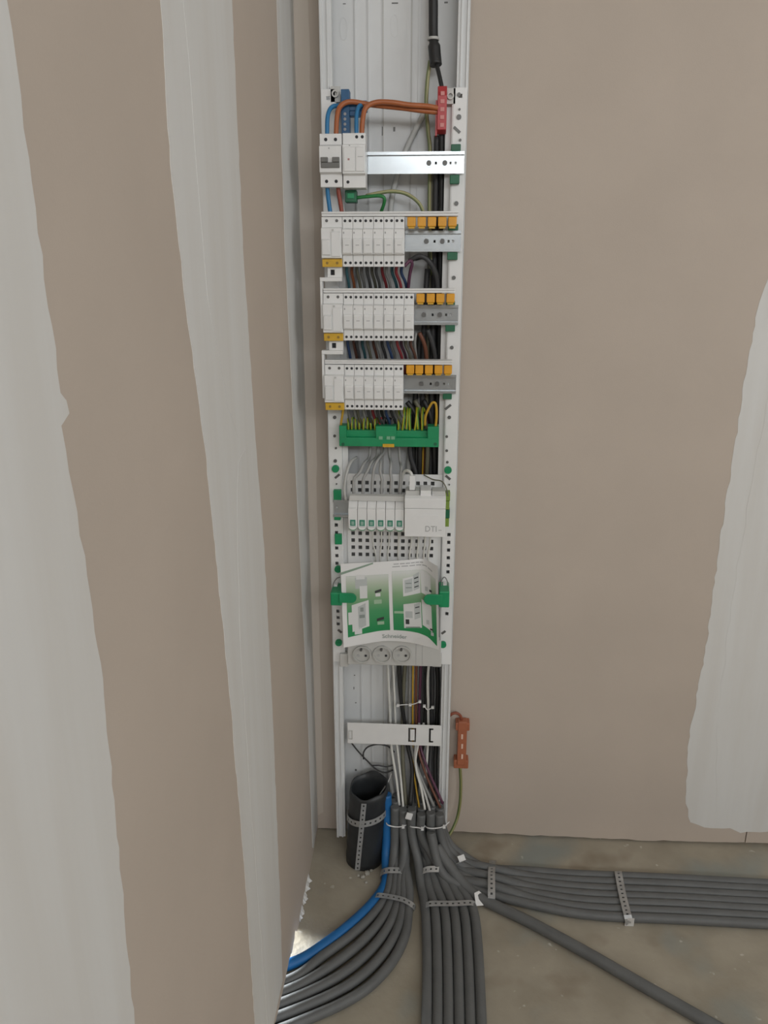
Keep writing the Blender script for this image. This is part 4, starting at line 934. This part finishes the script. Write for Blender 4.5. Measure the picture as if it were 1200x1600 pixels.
# cable ties round the upright conduits
for lb, pts in (('white cable tie round the blue conduit and its grey neighbours', [(603, 1283, -.095), (606, 1289, -.112), (618, 1292, -.113), (630, 1291, -.113), (637, 1287, -.1)]),
                ('white cable tie round the middle upright conduits', [(638, 1289, -.105), (643, 1292, -.119), (652, 1293, -.12), (660, 1294, -.121), (664, 1290, -.11)]),
                ('white cable tie round the right upright conduits', [(664, 1291, -.11), (670, 1294, -.122), (682, 1294, -.122), (694, 1291, -.12), (702, 1284, -.105)])):
    b = MB(); P = [at(*p) for p in pts]; b.tube(P, .0014, 6, 5); c = P[3]; b.box(c.x-.003, c.x+.003, c.y-.004, c.y+.001, c.z-.003, c.z+.003)
    tag(b.build('cable_tie', PVC2), lb, 'cable tie', 'ties round the upright conduits')
c = at(639, 1276, -.118)
M = Matrix.Translation(c) @ Matrix.Rotation(.25, 4, 'Y')
tag(MB().box(-.007, .007, -.001, .004, -.0075, .0075, M).build('cable_tag', PAPER, None, .001), 'small square white tag on the upright grey conduits', 'tag')
# black loop of cable above the pipe
wire('thin_black_cable', 'thin black cable hanging from behind the cross bar in a loop above the pipe', 'black', [at(545, 1155, -.03), at(558, 1172, -.035), at(574, 1189, -.04), at(588, 1202, -.045), at(602, 1207, -.045), at(614, 1203, -.04)], .0018, cat='cable')
wire('thin_black_cable', 'thin black cable arching from the loop up to the cross bar and right', 'charcoal', [at(568, 1186, -.036), at(568, 1176, -.036), at(575, 1167, -.036), at(590, 1163, -.036), at(606, 1166, -.036), at(616, 1175, -.03)], .0018, cat='cable')
wire('thin_black_cable', 'thin black cable forming the lower bow of the loop above the pipe', 'charcoal', [at(582, 1196, -.038), at(592, 1196, -.038), at(604, 1198, -.036), at(616, 1195, -.034)], .0016, cat='cable')
wire('thin_white_wire', 'thin pale wire rising out of the black pipe to the wires', 'pale grey', [at(588, 1262, -.07), at(592, 1245, -.075), at(600, 1232, -.07), at(606, 1222, -.06), at(612, 1208, -.05)], .0014)

# ================================================================== ORANGE EARTH BAR ON THE WALL
YO = -.026
r = rc(715, 1126, 729, 1200, YO); W = r[1]-r[0]
t = thing('earth_disconnect_bar', 'orange plastic earth disconnect bar fixed on the beige wall right of the trunking', 'earth bar', ((r[0]+r[1])/2, -.02, r[2]))
MB().box(r[0], r[1], YO, -.006, r[2]+.006, r[3]-.004).build('bar', EARTHO, t, .002)
a = rc(712, 1131, 734, 1143, YO); MB().box(a[0], a[1], YO+.002, -.0005, a[2], a[3]).build('end_block', EARTHO, t, .002)
a = rc(709, 1189, 732, 1202, YO); MB().box(a[0], a[1], YO+.002, -.0005, a[2], a[3]).build('end_block', EARTHO, t, .002)
for py in (1151, 1166, 1182):
    c = at(722, py, YO); MB().box(c.x-.002, c.x+.002, YO-.0012, YO, c.z-.006, c.z+.006).build('window', mat('window_pale', (.75, .55, .45), .4) if 'window_pale' not in MATS else MATS['window_pale'], t, .0004)
wire('earth_lead', 'red-brown wire looping from the trunking side into the top of the orange bar', 'brown', [at(696, 1180, -.012), at(697, 1150, -.014), at(699, 1126, -.018), at(704, 1117, -.02), at(712, 1114, -.02), at(719, 1118, -.018), at(722, 1128, -.015), at(722, 1140, -.015)], .0032, m=mat('wire_rust', (.26, .075, .04), .45))
wire('earth_lead', 'green-yellow wire hanging from the orange bar down to the floor', 'faded green-yellow', [at(719, 1198, -.02), at(720, 1225, -.02), at(719, 1252, -.022), at(715, 1276, -.03), at(708, 1294, -.045), at(700, 1308, -.06)], .0036, m=striped('wire_earth_lead', (.26, .25, .10), (.11, .15, .045)))

# ================================================================== crumbs on the floor by the pipe
CR = mat('crumb', (.45, .43, .38), .9)
for i, (px, py, s) in enumerate(((567, 1372, .006), (574, 1366, .007), (580, 1362, .005), (560, 1369, .004), (572, 1380, .004))):
    c = fl(px, py, 0); b = MB(); bmesh.ops.create_icosphere(b.bm, subdivisions=1, radius=s)
    for v in b.bm.verts: v.co = v.co*random.uniform(.7, 1.1); v.co.z = v.co.z*.6+s*.45
    bmesh.ops.translate(b.bm, verts=b.bm.verts, vec=c)
    zmin = min(v.co.z for v in b.bm.verts); bmesh.ops.translate(b.bm, verts=b.bm.verts, vec=(0, 0, -zmin))
    tag(b.build('plaster_crumb', CR), '%s plaster crumb on the floor in front of the black pipe' % ('middle', 'largest', 'rightmost', 'leftmost', 'front')[i], 'crumb', 'crumbs by the pipe')
